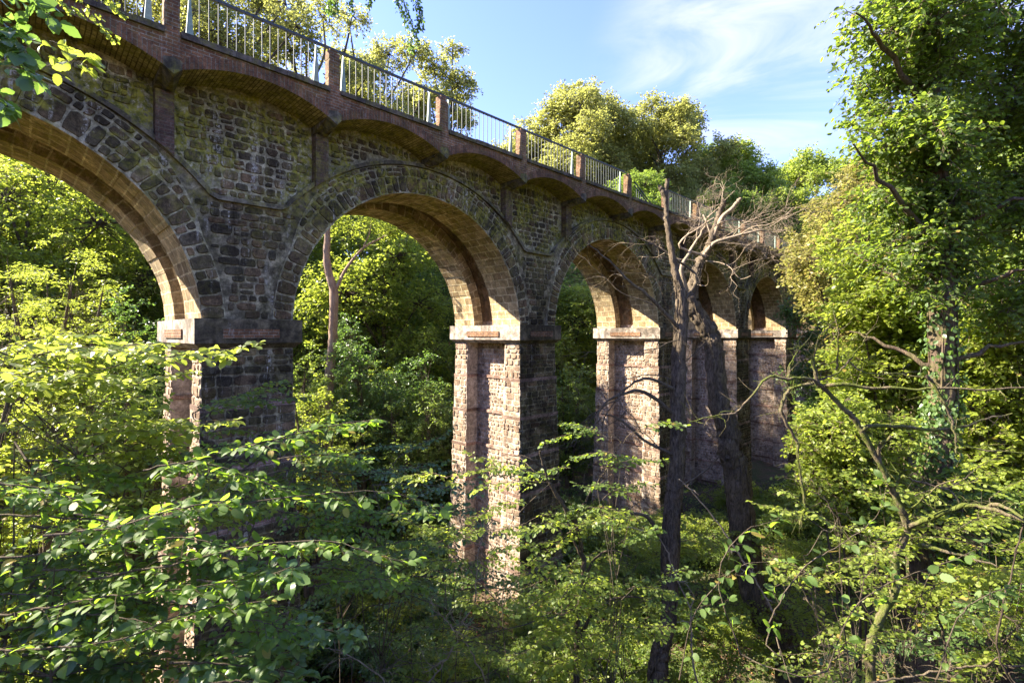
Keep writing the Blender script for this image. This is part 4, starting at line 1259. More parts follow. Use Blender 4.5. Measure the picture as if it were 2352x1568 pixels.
leafy_px('sycamore_tree', 'sunlit green bush mass right of the ivy-hung trunk',
         [(2230, 780, 0, 1.0, 80), (2320, 850, 0, 1.1, 90), (2260, 930, 0, 1.0, 80), (2370, 980, 0, 1.0, 80), (2230, 1040, .3, .9, 70), (2330, 1120, .3, 1.0, 70), (2380, 760, .4, 1.1, 60)],
         11, 214, M['leaf_bright'], .11, .42, 2300, tr=.09)
leafy_px('elder_bush', 'leafy sunlit bush below the mossy crooked tree',
         [(1900, 1000, 0, .62, 70), (1960, 1080, 0, .68, 80), (1880, 1110, 0, .6, 60), (2030, 1010, .1, .6, 60), (2040, 1130, .1, .66, 70), (1990, 1180, 0, .66, 70), (1940, 960, .2, .5, 40)],
         9.0, 215, M['leaf_bright'], .075, .30, 1980, cat='shrub', tr=.04)
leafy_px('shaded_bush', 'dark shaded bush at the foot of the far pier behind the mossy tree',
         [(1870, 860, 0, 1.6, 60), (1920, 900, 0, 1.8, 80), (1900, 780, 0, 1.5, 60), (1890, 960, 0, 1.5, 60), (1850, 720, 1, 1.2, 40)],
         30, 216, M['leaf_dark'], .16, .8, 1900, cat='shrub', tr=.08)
leafy_px('shaded_bush', 'deep green bush low at the right edge',
         [(2230, 1180, 0, .9, 70), (2320, 1230, 0, .9, 80), (2250, 1290, 0, .9, 70), (2370, 1320, 0, .8, 60), (2200, 1250, .6, .5, 20)],
         9, 217, M['leaf_oak'], .085, .36, 2280, cat='shrub', tr=.03)

# mossy crooked small tree with bare lichened limbs
Zm = 5.2
pts = [(2000, 1500), (2009, 1450), (2031, 1401), (2057, 1349), (2057, 1274), (2084, 1213), (2061, 1150), (2042, 1108), (2015, 1052), (1979, 992), (1960, 959), (1930, 930), (1890, 890), (1879, 877), (1864, 821)]
base = at(1990, 1600, Zm); base[2] = gz(base[0], base[1])
root = empty('mossy_tree', base)
tag(root, 'crooked small tree with mossy trunk and bare lichened branches at the right', 'tree')
r = np.random.default_rng(221)
pt0 = at(2000, 1500, Zm)
ch = list(limb(rel([base, base * .6 + pt0 * .4, base * .25 + pt0 * .75] + [at(*p, Zm) for p in pts], base), [.066, .058, .050, .044, .042, .041, .039, .037, .035, .033, .030, .028, .028, .026, .024, .022, .020, .016, .008], r, 12, .12, sub=6, wob=.004))
def br(pl, Z0, Z1, r0, r1, rr, n=5):
    k = len(pl)
    return list(limb(rel([at(p[0], p[1], Z0 + (Z1 - Z0) * i / (k - 1)) for i, p in enumerate(pl)], base), list(np.linspace(r0, r1, k)), rr, 7, .08, sub=4, wob=.006))
BR = [([(1890, 890), (1920, 882), (2006, 889), (2090, 893), (2167, 890), (2260, 894), (2380, 888)], 5.2, 4.6, .022, .006),
      ([(1979, 992), (1995, 978), (2068, 978), (2140, 986), (2210, 979), (2265, 961), (2325, 949)], 5.2, 4.9, .022, .006),
      ([(2140, 986), (2190, 1010), (2240, 1030), (2352, 1040)], 5.1, 4.8, .014, .006),
      ([(2084, 1213), (2110, 1200), (2154, 1182), (2215, 1160), (2264, 1165), (2310, 1180), (2380, 1205)], 5.2, 4.4, .030, .016),
      ([(2264, 1165), (2300, 1160), (2352, 1190)], 4.8, 4.3, .02, .012),
      ([(1879, 877), (1828, 887), (1805, 907), (1795, 940), (1815, 986), (1832, 1019), (1835, 1068), (1845, 1134), (1848, 1170), (1838, 1203)], 5.2, 5.4, .018, .014),
      ([(1879, 877), (1835, 867), (1802, 870), (1766, 867), (1716, 920), (1686, 949), (1644, 953), (1584, 969)], 5.2, 5.0, .017, .004),
      ([(1808, 867), (1815, 837), (1835, 804), (1878, 748)], 5.2, 5.2, .010, .003),
      ([(1868, 840), (1880, 775), (1923, 733)], 5.2, 5.1, .009, .003),
      ([(1921, 848), (1926, 804), (1924, 751)], 5.2, 5.0, .010, .004),
      ([(1884, 872), (1918, 858), (1950, 830), (1980, 790), (1996, 760)], 5.2, 5.0, .012, .003),
      ([(1950, 830), (1990, 855), (2060, 858), (2140, 868)], 5.2, 4.9, .008, .003),
      ([(2015, 1050), (2025, 1020), (2046, 1001)], 5.2, 5.0, .020, .014),
      ([(2061, 1108), (2075, 1092), (2110, 1108), (2180, 1125), (2205, 1158)], 5.2, 4.9, .014, .010),
      ([(2095, 1165), (2140, 1125), (2200, 1100)], 5.0, 4.7, .008, .004),
      ([(2127, 862), (2150, 890), (2180, 950), (2195, 1010), (2196, 1040)], 4.6, 4.6, .014, .008),
      ([(2057, 1274), (2030, 1262), (1990, 1250), (1950, 1240)], 5.2, 5.4, .020, .006),
      ([(2110, 1250), (2160, 1262), (2230, 1280), (2290, 1300)], 5.2, 4.8, .022, .006)]
for k, (pl, z0, z1, r0, r1) in enumerate(BR): ch += br(pl, z0, z1, r0, r1, r)
# small bare twigs off the branches
A, B = [], []
for (pl, z0, z1, r0, r1) in BR:
    for q in range(len(pl) - 1):
        for t in range(5):
            f = r.uniform(); p = at(pl[q][0] + (pl[q + 1][0] - pl[q][0]) * f, pl[q][1] + (pl[q + 1][1] - pl[q][1]) * f, z0 + (z1 - z0) * (q + f) / len(pl)) - base
            A.append(p); B.append(p + rvec(r, 1)[0] * r.uniform(.06, .30))
ch.append(tubes(A, B, .0035, .0012, r, .15, 3, 4))
link('trunk', mesh_np('trunk', ch, [M['bark_moss']], True), root)

# ------------------------------------------------------------------ the two dead trees in the middle
def bare(r, p, d, L, rad, depth, out, grav=0.0, spread=.75):
    """recursive bare branching; out collects (points, radii)"""
    n = 5
    pts = [p]; dd = d.copy()
    for i in range(n):
        dd = nrm(dd + r.normal(size=3) * .30 + np.array([0, 0, grav]))
        pts.append(pts[-1] + dd * L / n)
    out.append((pts, list(np.linspace(rad, rad * .45, n + 1))))
    if depth == 0: return
    for k in range(3 if depth > 1 else 4):
        i = r.integers(1, n + 1)
        nd = nrm(dd + rvec(r, 1)[0] * spread)
        bare(r, pts[i], nd, L * r.uniform(.5, .75), rad * .5, depth - 1, out, grav, spread)
def dead_tree(name, label, Z, pts, radii, limbs, tangles, seed, mat, mat2):
    r = np.random.default_rng(seed)
    P = [at(px, py, Z + dz) for px, py, dz in pts]
    b = P[0].copy(); b[2] = min(gz(b[0], b[1]), b[2])
    root = empty(name, b); tag(root, label, 'tree')
    tp_ = rel([b] + P, b) if b[2] < P[0][2] - .05 else rel(P, b)
    tr_ = ([radii[0] * 1.15] if b[2] < P[0][2] - .05 else []) + radii
    ch = list(limb(tp_, tr_, r, 18, .09, sub=8, wob=.012))
    for k in range(13):                       # old climbing stems twined round the trunk
        a0_ = r.uniform(0, 2 * pi); tw_ = r.uniform(-.9, .9); i0_ = 0; i1_ = int(r.integers(len(tp_) - 7, len(tp_) - 2))
        ch += list(limb([tp_[q] + np.array([cos(a0_ + q * tw_), sin(a0_ + q * tw_), 0]) * tr_[q] * 1.03 for q in range(i0_, i1_)], list(np.linspace(.020, .007, i1_ - i0_)), r, 5, .15, sub=4, wob=.008))
    link('trunk', mesh_np('trunk', ch, [mat], True), root)
    # climbing stems twined on the trunk
    lb = []
    for pl, r0, r1 in limbs:
        lb += list(limb(rel([at(px, py, Z + dz) for px, py, dz in pl], b), list(np.linspace(r0, r1, len(pl))), r, 8, .08, sub=5, wob=.01))
    outp = []
    for (px, py, dz, dx, dy, L, rad, depth, grav) in tangles:
        bare(r, at(px, py, Z + dz) - b, nrm(np.array([dx, r.normal() * .5, dy])), L, rad, depth, outp, grav)
    for pt, rd in outp:
        lb += [limb(pt, [q * .72 for q in rd], r, 4 if rd[0] < .02 else 6, .08, sub=2)[0]]
    link('branches', mesh_np('branches', lb, [mat2], True), root)
    return root
Zd = 11.0
dead_tree('dead_tree', 'dead upright tree with a sawn-off forked top, left of the two dead trees', Zd,
          [(1512, 1575, 0), (1514, 1520, 0), (1522, 1471, 0), (1536, 1414, 0), (1540, 1261, 0), (1544, 1173, 0), (1555, 1084, 0), (1558, 1018, 0), (1558, 920, 0), (1561, 821, 0), (1566, 689, 0), (1553, 639, 0), (1540, 560, 0), (1532, 500, 0), (1529, 450, 0), (1533, 410, 0)],
          [.21, .20, .18, .16, .18, .17, .16, .16, .16, .15, .125, .085, .065, .055, .052, .048],
          [([(1530, 452, 0), (1522, 440, 0), (1516, 428, 0)], .07, .05),
           ([(1563, 760, 0), (1500, 690, -.3), (1440, 640, -.5), (1400, 600, -.6), (1350, 560, -.6)], .05, .008),
           ([(1560, 900, 0), (1490, 870, -.3), (1440, 890, -.4), (1400, 940, -.5)], .045, .01),
           ([(1560, 960, 0), (1480, 900, -.3), (1430, 905, -.5), (1390, 925, -.6), (1360, 990, -.7)], .05, .012),
           ([(1556, 1050, 0), (1480, 1010, -.3), (1420, 960, -.5), (1380, 950, -.7)], .04, .010),
           ([(1565, 700, 0), (1600, 640, .2), (1560, 600, .2), (1500, 560, .3), (1440, 540, .3)], .04, .008),
           ([(1520, 1240, 0), (1490, 1190, -.2), (1440, 1180, -.3), (1400, 1200, -.4)], .05, .012),
           ([(1545, 1173, 0), (1560, 1120, -.2), (1620, 1080, -.4), (1660, 1040, -.5)], .03, .008)],
          [(1500, 700, -.3, -1, .3, 1.5, .018, 4, 0), (1560, 780, -.3, -1, -.1, 1.8, .018, 4, 0), (1560, 850, -.3, .6, .6, 1.3, .016, 4, 0), (1440, 940, -.5, -.7, -.6, 1.2, .016, 4, -.08), (1440, 640, -.5, -1, .2, 1.2, .016, 3, 0), (1440, 890, -.4, -1, -.2, 1.3, .02, 3, -.05), (1400, 940, -.5, -.6, -.8, 1.0, .018, 3, -.12), (1380, 960, -.6, -.5, -.7, .9, .016, 3, -.12),
           (1420, 920, -.5, -1, -.4, 1.2, .018, 3, -.08), (1560, 820, 0, 1, .4, 1.4, .02, 3, 0), (1560, 880, 0, -1, .5, 1.5, .02, 3, .02), (1500, 560, .3, -1, .4, 1.0, .014, 3, 0), (1556, 1050, 0, -1, 0, 1.4, .02, 3, -.02),
           (1560, 980, 0, 1, .1, 1.1, .018, 3, -.03), (1545, 1173, 0, 1, .2, 1.5, .018, 3, .02), (1545, 1190, 0, -1, .1, 1.5, .018, 3, .0), (1540, 1250, 0, 1, .3, 1.3, .016, 3, .0), (1560, 760, 0, -.8, .8, 1.4, .018, 3, 0), (1400, 1200, -.4, -1, 0, 1.0, .014, 3, 0)],
          231, M['bark_brown'], M['twig'])
Zd = 12.5
dead_tree('dead_tree', 'dead leaning tree with a tangled pale crown, right of the two dead trees', Zd,
          [(1822, 1575, 0), (1799, 1480, 0), (1764, 1428, 0), (1728, 1349, 0), (1700, 1180, 0), (1690, 1085, 0), (1677, 1035, 0), (1670, 985, 0), (1650, 920, 0), (1640, 820, 0), (1627, 765, 0), (1601, 722, 0), (1586, 689, 0), (1592, 650, .1), (1606, 603, .2), (1627, 571, .3), (1636, 545, .3), (1653, 489, .4), (1664, 456, .4)],
          [.33, .31, .30, .28, .27, .26, .25, .24, .22, .20, .19, .17, .15, .12, .10, .09, .08, .06, .05],
          [([(1636, 545, .3), (1660, 500, .2), (1690, 470, .1), (1702, 455, 0)], .06, .04),
           ([(1606, 603, .2), (1640, 560, 0), (1700, 540, -.2), (1760, 530, -.2), (1810, 560, -.2)], .05, .010),
           ([(1586, 689, 0), (1565, 620, -.2), (1590, 570, -.2), (1620, 520, -.3)], .06, .02),
           ([(1620, 590, 0), (1560, 560, -.2), (1640, 500, -.4)], .04, .012)],
          [(1627, 571, .3, 1, .9, 1.6, .024, 4, .02), (1610, 590, .2, .6, 1, 1.7, .02, 4, .0), (1640, 560, .3, 1, .7, 2.0, .022, 3, .0), (1600, 560, .0, -.2, 1, 1.4, .018, 4, 0), (1680, 530, .0, 1, .3, 1.5, .018, 4, 0), (1620, 600, 0, .9, -.1, 1.6, .018, 3, 0), (1570, 560, 0, .3, .9, 1.2, .016, 4, 0), (1636, 545, .3, -.5, 1, 1.5, .028, 4, .02), (1653, 520, .4, .8, .8, 1.6, .028, 4, .02), (1620, 560, .2, 1, .35, 1.7, .024, 4, 0), (1640, 520, .2, 1, .5, 1.7, .028, 4, .02),
           (1660, 550, 0, 1, -.2, 1.3, .018, 3, 0), (1606, 603, .2, -1, .3, 1.2, .02, 3, 0), (1700, 540, -.2, 1, .5, 1.3, .018, 3, .0), (1760, 530, -.2, 1, .2, .8, .014, 2, 0), (1620, 520, -.3, .2, 1, 1.3, .022, 4, 0), (1650, 480, .4, .2, 1, 1.0, .018, 3, 0),
           (1590, 650, 0, 1, -.1, 1.0, .016, 3, 0)],
          232, M['bark_brown'], M['twig_pale'])

# ------------------------------------------------------------------ undergrowth on the valley side
r = np.random.default_rng(300)
shr = []
kinds = [('leaf_bright', .085, 'low bright shrub of the sunny undergrowth below the dead trees'), ('leaf_oak', .075, 'low green shrub of the undergrowth'), ('leaf_ivy', .07, 'low leafy shrub of the undergrowth')]
for k in range(5):
    lf = ['leaf_bright', 'leaf_oak', 'leaf_ivy', 'leaf_bright', 'leaf_dark'][k]
    shr.append(make_shrub('undergrowth_shrub', 'low leafy shrub of the undergrowth on the valley side', (0, 0, -30), 1.9, 1.25, 310 + k, M[lf], lsize=.085, ncl=120, ntw=6, nlf=9, crad=.34, stems=7, group='undergrowth shrubs on the valley side'))
first = [True] * 5
sp = []
for Z in np.arange(6.5, 31, 1.55):
    for x in np.arange(-.95, 1.15, 1.7 / Z):
        X = x * Z + r.uniform(-.5, .5); Y = Z + r.uniform(-.5, .5)
        w_ = -sin(TH) * X + cos(TH) * Y; u_ = cos(TH) * (X - P1[0]) + sin(TH) * (Y - P1[1])
        if w_ < 4.5: continue
        if 12.0 < w_ < 17.6: 
            m_ = (u_ - S * .5) % (3 * S)
            if min(m_, 3 * S - m_) < 2.4: continue
        if w_ > 17 and x > .6: continue
        if w_ < 11.8 and u_ < 6 and x < -.35: continue
        if r.uniform() < .25: continue
        sp.append((X, Y, w_, u_))
r.shuffle(sp)
for q, (X, Y, w_, u_) in enumerate(sp[:190]):
    k = int(r.integers(0, 5)) if w_ > 12 else [0, 2, 3, 0, 1][int(r.integers(0, 5))]
    s_ = r.uniform(.7, 1.15)
    if w_ < 7: s_ *= .6
    loc = (X, Y, gz(X, Y) - .15)
    if first[k]:
        shr[k].location = loc; shr[k].rotation_euler = (0, 0, r.uniform(0, 6)); shr[k].scale = (s_,) * 3; first[k] = False
    else:
        copy_tree(shr[k], loc, r.uniform(0, 6.28), s_, 'low leafy shrub of the undergrowth on the valley side', 'undergrowth shrubs on the valley side')

# fallen leaves
nn = 30000
Y = r.uniform(2.5, 30, nn); X = r.uniform(-1.05, 1.1, nn) * Y
D_ = rvec(r, nn); D_[:, 2] *= .2
lit_ = expand(LEAF4, np.stack([X, Y, ground_h(X, Y) + r.uniform(.01, .06, nn)], -1), D_, np.array([0, 0, 1.]) + r.normal(size=(nn, 3)) * .3, r.uniform(.06, .12, nn))
M['litter'] = leaf_mat('leaf_litter', (0.22, 0.13, 0.06), (0.30, 0.16, 0.06), 0.15, var=.6, rough=.8, spec=.1)
o = link('leaf_litter', mesh_np('leaf_litter', [lit_], [M['litter']]))
tag(o, 'brown fallen leaves scattered over the woodland floor', 'leaf litter', kind='stuff')
# ground cover: small leaves and ferns over the soil
n = 90000
Y = r.uniform(2.5, 36, n) ; X = r.uniform(-1.05, 1.1, n) * Y
keep = r.uniform(size=n) < np.clip(1.3 - Y / 60, .2, 1)
X, Y = X[keep], Y[keep]; n = len(X)
P_ = np.stack([X, Y, ground_h(X, Y) + r.uniform(0.0, .22, n)], -1)
D_ = rvec(r, n); D_[:, 2] *= .3
N_ = np.array([0, 0, 1.]) + r.normal(size=(n, 3)) * .35
gc = expand(LEAF4, P_, D_, N_, r.uniform(.07, .17, n))
o = link('ground_cover', mesh_np('ground_cover', [gc], [M['leaf_ivy']]))
tag(o, 'ivy and low leafy plants covering the woodland floor', 'ground cover', kind='stuff')

# ------------------------------------------------------------------ near foliage: hazel and other leafy branches
def leafy_branch(r, path, rad0, tw_len, leaf_len, ntw, nlf, tpl=LEAFH, up=(0, 0, 1.), droop=.15, planar=.35, aspect=1.0, tail=.1):
    """one arching branch: alternate twigs, alternate leaves, lying roughly in a plane"""
    P = np.asarray(path, float); n = len(P)
    wood = list(limb(P, list(np.linspace(rad0, rad0 * .25, n)), r, 6, .06, sub=6, wob=.003))
    t = np.linspace(tail, .99, ntw) * (n - 1)
    i0 = np.minimum(t.astype(int), n - 2); f = (t - i0)[:, None]
    C = P[i0] * (1 - f) + P[i0 + 1] * f
    T = nrm(P[i0 + 1] - P[i0])
    U = nrm(np.array(up) + r.normal(size=(ntw, 3)) * .12)
    Sd = nrm(np.cross(T, U)) * np.where(np.arange(ntw) % 2 == 0, 1., -1.)[:, None]
    k = 1 - .55 * np.linspace(0, 1, ntw)
    Dt = nrm(T * .8 + Sd * .75 + r.normal(size=(ntw, 3)) * .18)
    L = tw_len * k * r.uniform(.6, 1.15, ntw)
    E_ = C + Dt * L[:, None]; E_[:, 2] -= droop * L
    wood.append(tubes(C, E_, rad0 * .28, rad0 * .10, r, .06, 3, 4))
    q = (np.arange(nlf) + .6) / nlf
    A = C[:, None] + (E_ - C)[:, None] * q[None, :, None]
    Td = nrm(E_ - C)[:, None]
    Ul = nrm(np.array(up) + r.normal(size=(ntw, nlf, 3)) * planar)
    Sl = nrm(np.cross(np.broadcast_to(Td, A.shape), Ul)) * np.where(np.arange(nlf) % 2 == 0, 1., -1.)[None, :, None]
    last = (np.arange(nlf) == nlf - 1)[None, :, None]
    D = np.where(last, Td + 0 * Sl, Td * .55 + Sl * .85) + r.normal(size=A.shape) * .18
    D[..., 2] -= r.uniform(.0, .55, D.shape[:2])
    ln = leaf_len * r.uniform(.45, 1.3, A.shape[:2])
    pet = nrm(D) * (leaf_len * .16)
    wood.append(tubes(A.reshape(-1, 3), (A + pet).reshape(-1, 3), .0011, .0009, r, .02, 1, 3))
    lf = expand(tpl, (A + pet).reshape(-1, 3), D.reshape(-1, 3), Ul.reshape(-1, 3), ln.ravel(), (ln * aspect).ravel())
    return wood, lf

def near_bush(name, label, Z, branches, seed, leaf, leaf_len, tw_len, ntw=14, nlf=6, stem_px=None, cat='shrub', bark='twig', rad0=.008, tpl=LEAFH, aspect=1.0, droop=.15, planar=.35, group=None, zs=None):
    r = np.random.default_rng(seed)
    P0 = at(branches[0][0][0], branches[0][0][1], Z)
    bx = col_at(stem_px, Z) if stem_px is not None else P0[0]
    base = np.array([bx, Z, gz(bx, Z) - .1])
    root = empty(name, base); tag(root, label, cat, group)
    wood, lfs = [], []
    for k, b in enumerate(branches):
        pts = [at(p[0], p[1], Z + (p[2] if len(p) > 2 else 0)) - base for p in b]
        w_, l_ = leafy_branch(r, pts, rad0, tw_len, leaf_len, ntw, nlf, tpl, aspect=aspect, droop=droop, planar=planar)
        wood += w_; lfs.append(l_)
    starts = [at(b[0][0], b[0][1], Z + (b[0][2] if len(b[0]) > 2 else 0)) - base for b in branches]
    cen = np.mean(starts, axis=0); hiz = max(p[2] for p in starts)
    mains = []
    for q in range(3 if len(branches) > 6 else 2):
        tgt = starts[(q * 5) % len(starts)] * np.array([.8, .8, 1]) + r.normal(size=3) * .1
        tgt[2] = hiz * r.uniform(.85, 1.05)
        c = [r.normal(size=3) * .04, tgt * np.array([.25, .3, .35]) + r.normal(size=3) * .12, tgt * np.array([.65, .65, .7]) + r.normal(size=3) * .12, tgt]
        mains += c[1:]
        wood += list(limb(c, [rad0 * 1.6, rad0 * 1.2, rad0 * .9, rad0 * .4], r, 6, .06, sub=6))
    for st in starts:
        if min(np.linalg.norm(q_ - st) for q_ in mains) > (.55 if Z < 5 else 1.2): continue
        lower = [m_ for m_ in mains if m_[2] < st[2] + .05] or mains
        m_ = min(lower, key=lambda q_: np.linalg.norm(q_ - st))
        mid = (m_ + st) / 2 + r.normal(size=3) * .05
        wood += list(limb([m_, mid, st], [rad0 * .9, rad0 * .9, rad0], r, 5, .06, sub=4))
    link('stems', mesh_np('stems', wood, [M[bark]], True), root)
    link('foliage', mesh_np('foliage', lfs, [leaf], False), root)
    return root

def fan(r, x0, x1, y0, y1, n, L, dzr=.5, ang=(-.25, .25), flip=False):
    """n short branches scattered over an area of the bush (pixels at its distance)"""
    out = []
    for k in range(n):
        x = r.uniform(x0, x1); y = r.uniform(y0, y1); a = r.uniform(*ang)
        if flip and r.uniform() < .35: a = pi - a
        dz = r.uniform(-dzr, dzr); l = L * r.uniform(.7, 1.3)
        pts = []
        for q in range(5):
            t = q / 4
            pts.append((x + l * t * cos(a), y - l * t * sin(a) + 40 * (t - .5) ** 2 * (1 if r.uniform() < .9 else -1), dz + .25 * t * sin(k)))
        out.append(pts)
    return out
r = np.random.default_rng(400)
# the nearest hazel: long sprays reaching in from the left
near_bush('hazel_bush', 'nearest hazel with large toothed leaves on long sprays in the lower left', 2.3, [
    [(-160, 1290), (60, 1275, 0), (240, 1250, .05), (420, 1235, .1), (560, 1262, .1), (720, 1250, .15)],
    [(-150, 1180, .1), (100, 1185, .1), (320, 1195, .15), (520, 1160, .2), (740, 1135, .25), (880, 1130, .3), (1020, 1165, .35)],
    [(-100, 1420, -.1), (80, 1400, -.1), (250, 1370, -.1), (430, 1350, -.05), (560, 1330, 0)],
    [(200, 1330, 0), (420, 1290, 0), (600, 1250, .1), (760, 1245, .1), (930, 1290, .1)],
    [(-140, 1090, .1), (0, 1110, .1), (110, 1125, .15), (190, 1150, .15)],
    [(-120, 1500, -.2), (60, 1490, -.2), (260, 1470, -.15), (450, 1400, -.1), (600, 1380, -.1)],
    [(330, 1080, .3), (440, 1060, .3), (560, 1090, .35), (660, 1130, .35)],
    [(500, 1040, .4), (620, 1010, .4), (740, 980, .45), (850, 965, .5)],
    [(100, 1230, -.2), (260, 1210, -.2), (400, 1170, -.2), (520, 1150, -.15)],
    ], 401, M['leaf_hazel'], .055, .18, ntw=22, nlf=7, stem_px=-260, rad0=.006)
near_bush('hazel_bush', 'second hazel just behind the nearest one, in half shade', 3.4,
    fan(r, -150, 420, 1020, 1560, 22, 330, .5), 402, M['leaf_hazel'], .056, .24, ntw=20, nlf=9, stem_px=-60, rad0=.007)
near_bush('hazel_bush', 'hazel in front of the foot of the first pier', 4.4,
    fan(r, 300, 760, 1040, 1400, 17, 260, .5), 403, M['leaf_hazel'], .060, .26, ntw=17, nlf=8, stem_px=420, rad0=.007)
near_bush('hazel_bush', 'hazel with dark leaf sprays low in the bottom left corner', 3.0,
    fan(r, -100, 700, 1330, 1560, 13, 280, .4), 404, M['leaf_dark'], .085, .22, ntw=11, nlf=6, stem_px=200, rad0=.007)
near_bush('lime_bush', 'bright backlit bush left of the first pier below its capital', 3.3,
    fan(r, -150, 330, 790, 1080, 30, 230, .35, (-.1, .35)), 405, M['leaf_bright'], .058, .17, ntw=13, nlf=6, stem_px=-200, rad0=.004, tpl=LEAF4, aspect=1.2)
near_bush('lime_bush', 'green bush in front of the dark face of the first pier', 6.8,
    fan(r, 330, 640, 900, 1180, 16, 200, .6, (-.1, .5)), 406, M['leaf_ivy'], .085, .28, ntw=13, nlf=7, stem_px=480, rad0=.008, tpl=LEAF4, aspect=1.2)
near_bush('small_leaved_shrub', 'blue-green small-leaved shrub below the second arch', 7.5,
    fan(r, 620, 980, 1020, 1500, 40, 190, .9, (-.2, .4), True), 407, M['leaf_dark'], .060, .30, ntw=14, nlf=9, stem_px=800, rad0=.007, tpl=LEAF4, aspect=1.3)
near_bush('small_leaved_shrub', 'sparse sunlit shrub in front of the second pier', 4.0,
    fan(r, 980, 1330, 1040, 1360, 20, 150, .3, (-.1, .6), True), 408, M['leaf_bright'], .038, .15, ntw=12, nlf=8, stem_px=1130, rad0=.003, tpl=LEAF4, aspect=1.3)
near_bush('small_leaved_shrub', 'shrub of small glossy leaves at the bottom, left of the dark forked sapling', 6.0,
    fan(r, 820, 1250, 1280, 1560, 22, 170, .7, (-.2, .5), True), 409, M['leaf_ivy'], .050, .24, ntw=13, nlf=9, stem_px=1000, rad0=.006, tpl=LEAF4, aspect=1.3)
# dark forked sapling
Zs = 4.3
base = at(1325, 1620, Zs); base[2] = min(gz(base[0], Zs), base[2])
root = empty('forked_sapling', base)
tag(root, 'thin dark forked sapling with small leaves, right of the second pier', 'young tree')
rr_ = np.random.default_rng(410)
ch = []
for pl, r0, r1 in [([(1325, 1620), (1325, 1500), (1330, 1400), (1338, 1330), (1340, 1285), (1325, 1215), (1300, 1170), (1265, 1115), (1250, 1075), (1240, 1035)], .028, .008),
                   ([(1340, 1285), (1320, 1250), (1300, 1180), (1270, 1110)], .013, .005), ([(1338, 1330), (1375, 1275), (1410, 1265), (1450, 1280)], .013, .004),
                   ([(1320, 1200), (1345, 1150), (1390, 1080), (1430, 1010)], .012, .003), ([(1328, 1470), (1370, 1400), (1430, 1370), (1500, 1375)], .016, .004),
                   ([(1310, 1400), (1280, 1340), (1275, 1290)], .018, .006), ([(1250, 1075), (1215, 1050), (1170, 1045)], .01, .004)]:
    ch += list(limb(rel([at(p[0], p[1], Zs) for p in pl], base), list(np.linspace(r0, r1, len(pl))), rr_, 8, .06, sub=5, wob=.005))
lfs = []
for b in fan(rr_, 1200, 1500, 1030, 1420, 18, 130, .25, (-.3, .6), True):
    w_, l_ = leafy_branch(rr_, [at(p[0], p[1], Zs + p[2]) - base for p in b], .003, .15, .040, 11, 8, LEAF4, aspect=1.3)
    ch += w_; lfs.append(l_)
link('stems', mesh_np('stems', ch, [M['bark_dark']], True), root)
link('foliage', mesh_np('foliage', lfs, [M['leaf_ivy']]), root)

# sunny undergrowth at the bottom centre and right
near_bush('bramble_bush', 'bright sunlit bramble between the forked sapling and the upright dead tree', 12.2,
    fan(r, 1300, 1500, 1200, 1560, 34, 150, .8, (-.2, .6), True), 411, M['leaf_bright'], .085, .42, ntw=15, nlf=10, stem_px=1420, rad0=.006, tpl=LEAF4, aspect=1.3)
near_bush('bramble_bush', 'bright sunlit bramble between the two dead trunks', 12.8,
    fan(r, 1540, 1760, 1200, 1560, 38, 150, .8, (-.2, .6), True), 412, M['leaf_bright'], .085, .42, ntw=15, nlf=10, stem_px=1640, rad0=.006, tpl=LEAF4, aspect=1.3)
near_bush('bramble_bush', 'tangled sunlit bush right of the leaning dead trunk', 12.0,
    fan(r, 1780, 2050, 1220, 1560, 34, 160, .8, (-.2, .6), True), 413, M['leaf_bright'], .085, .42, ntw=15, nlf=9, stem_px=1900, rad0=.006, tpl=LEAF4, aspect=1.3)
near_bush('bramble_bush', 'low shaded bush in the bottom right corner', 6.5,
    fan(r, 2050, 2350, 1380, 1560, 16, 190, .6, (-.2, .6), True), 414, M['leaf_dark'], .070, .28, ntw=12, nlf=8, stem_px=2200, rad0=.006, tpl=LEAF4, aspect=1.3)
near_bush('sallow_shoots', 'few upright shoots with blue-green leaves close by at the lower right', 3.2, [
    [(1760, 1480), (1780, 1400), (1850, 1300, .1), (1930, 1250, .1), (2010, 1190, .1), (2040, 1110, .1)],
    [(1900, 1540, .1), (1960, 1400, .1), (2060, 1330, .1), (2180, 1290, .1), (2260, 1250, .1)],
    [(1700, 1500, .2), (1650, 1330, .2), (1700, 1230, .2), (1790, 1190, .2)],
    [(2150, 1560, 0), (2200, 1420, 0), (2280, 1360, 0), (2400, 1330, 0)],
    [(1560, 1560, .2), (1600, 1400, .2), (1700, 1300, .3), (1800, 1290, .3)],
    ], 415, M['leaf_hazel'], .075, .15, ntw=8, nlf=4, stem_px=1950, rad0=.005, planar=.6)

near_bush('small_leaved_shrub', 'fine-leaved sunlit shrub at the bottom between the forked sapling and the upright dead trunk', 4.0,
    fan(r, 1150, 1470, 1340, 1570, 32, 120, .25, (-.2, .7), True), 416, M['leaf_bright'], .036, .15, ntw=12, nlf=8, stem_px=1330, rad0=.003, tpl=LEAF4, aspect=1.3)
near_bush('small_leaved_shrub', 'fine-leaved shrub between the lower leaning dead trunk and the mossy limb', 4.0,
    fan(r, 1850, 2000, 1180, 1560, 17, 120, .3, (-.2, .7), True), 417, M['leaf_bright'], .040, .16, ntw=11, nlf=7, stem_px=1920, rad0=.003, tpl=LEAF4, aspect=1.3)
near_bush('small_leaved_shrub', 'fine-leaved shrub at the lower right behind the mossy limb', 5.6,
    fan(r, 1960, 2400, 1120, 1560, 52, 150, .5, (-.2, .7), True), 418, M['leaf_bright'], .055, .24, ntw=13, nlf=8, stem_px=2180, rad0=.004, tpl=LEAF4, aspect=1.3)
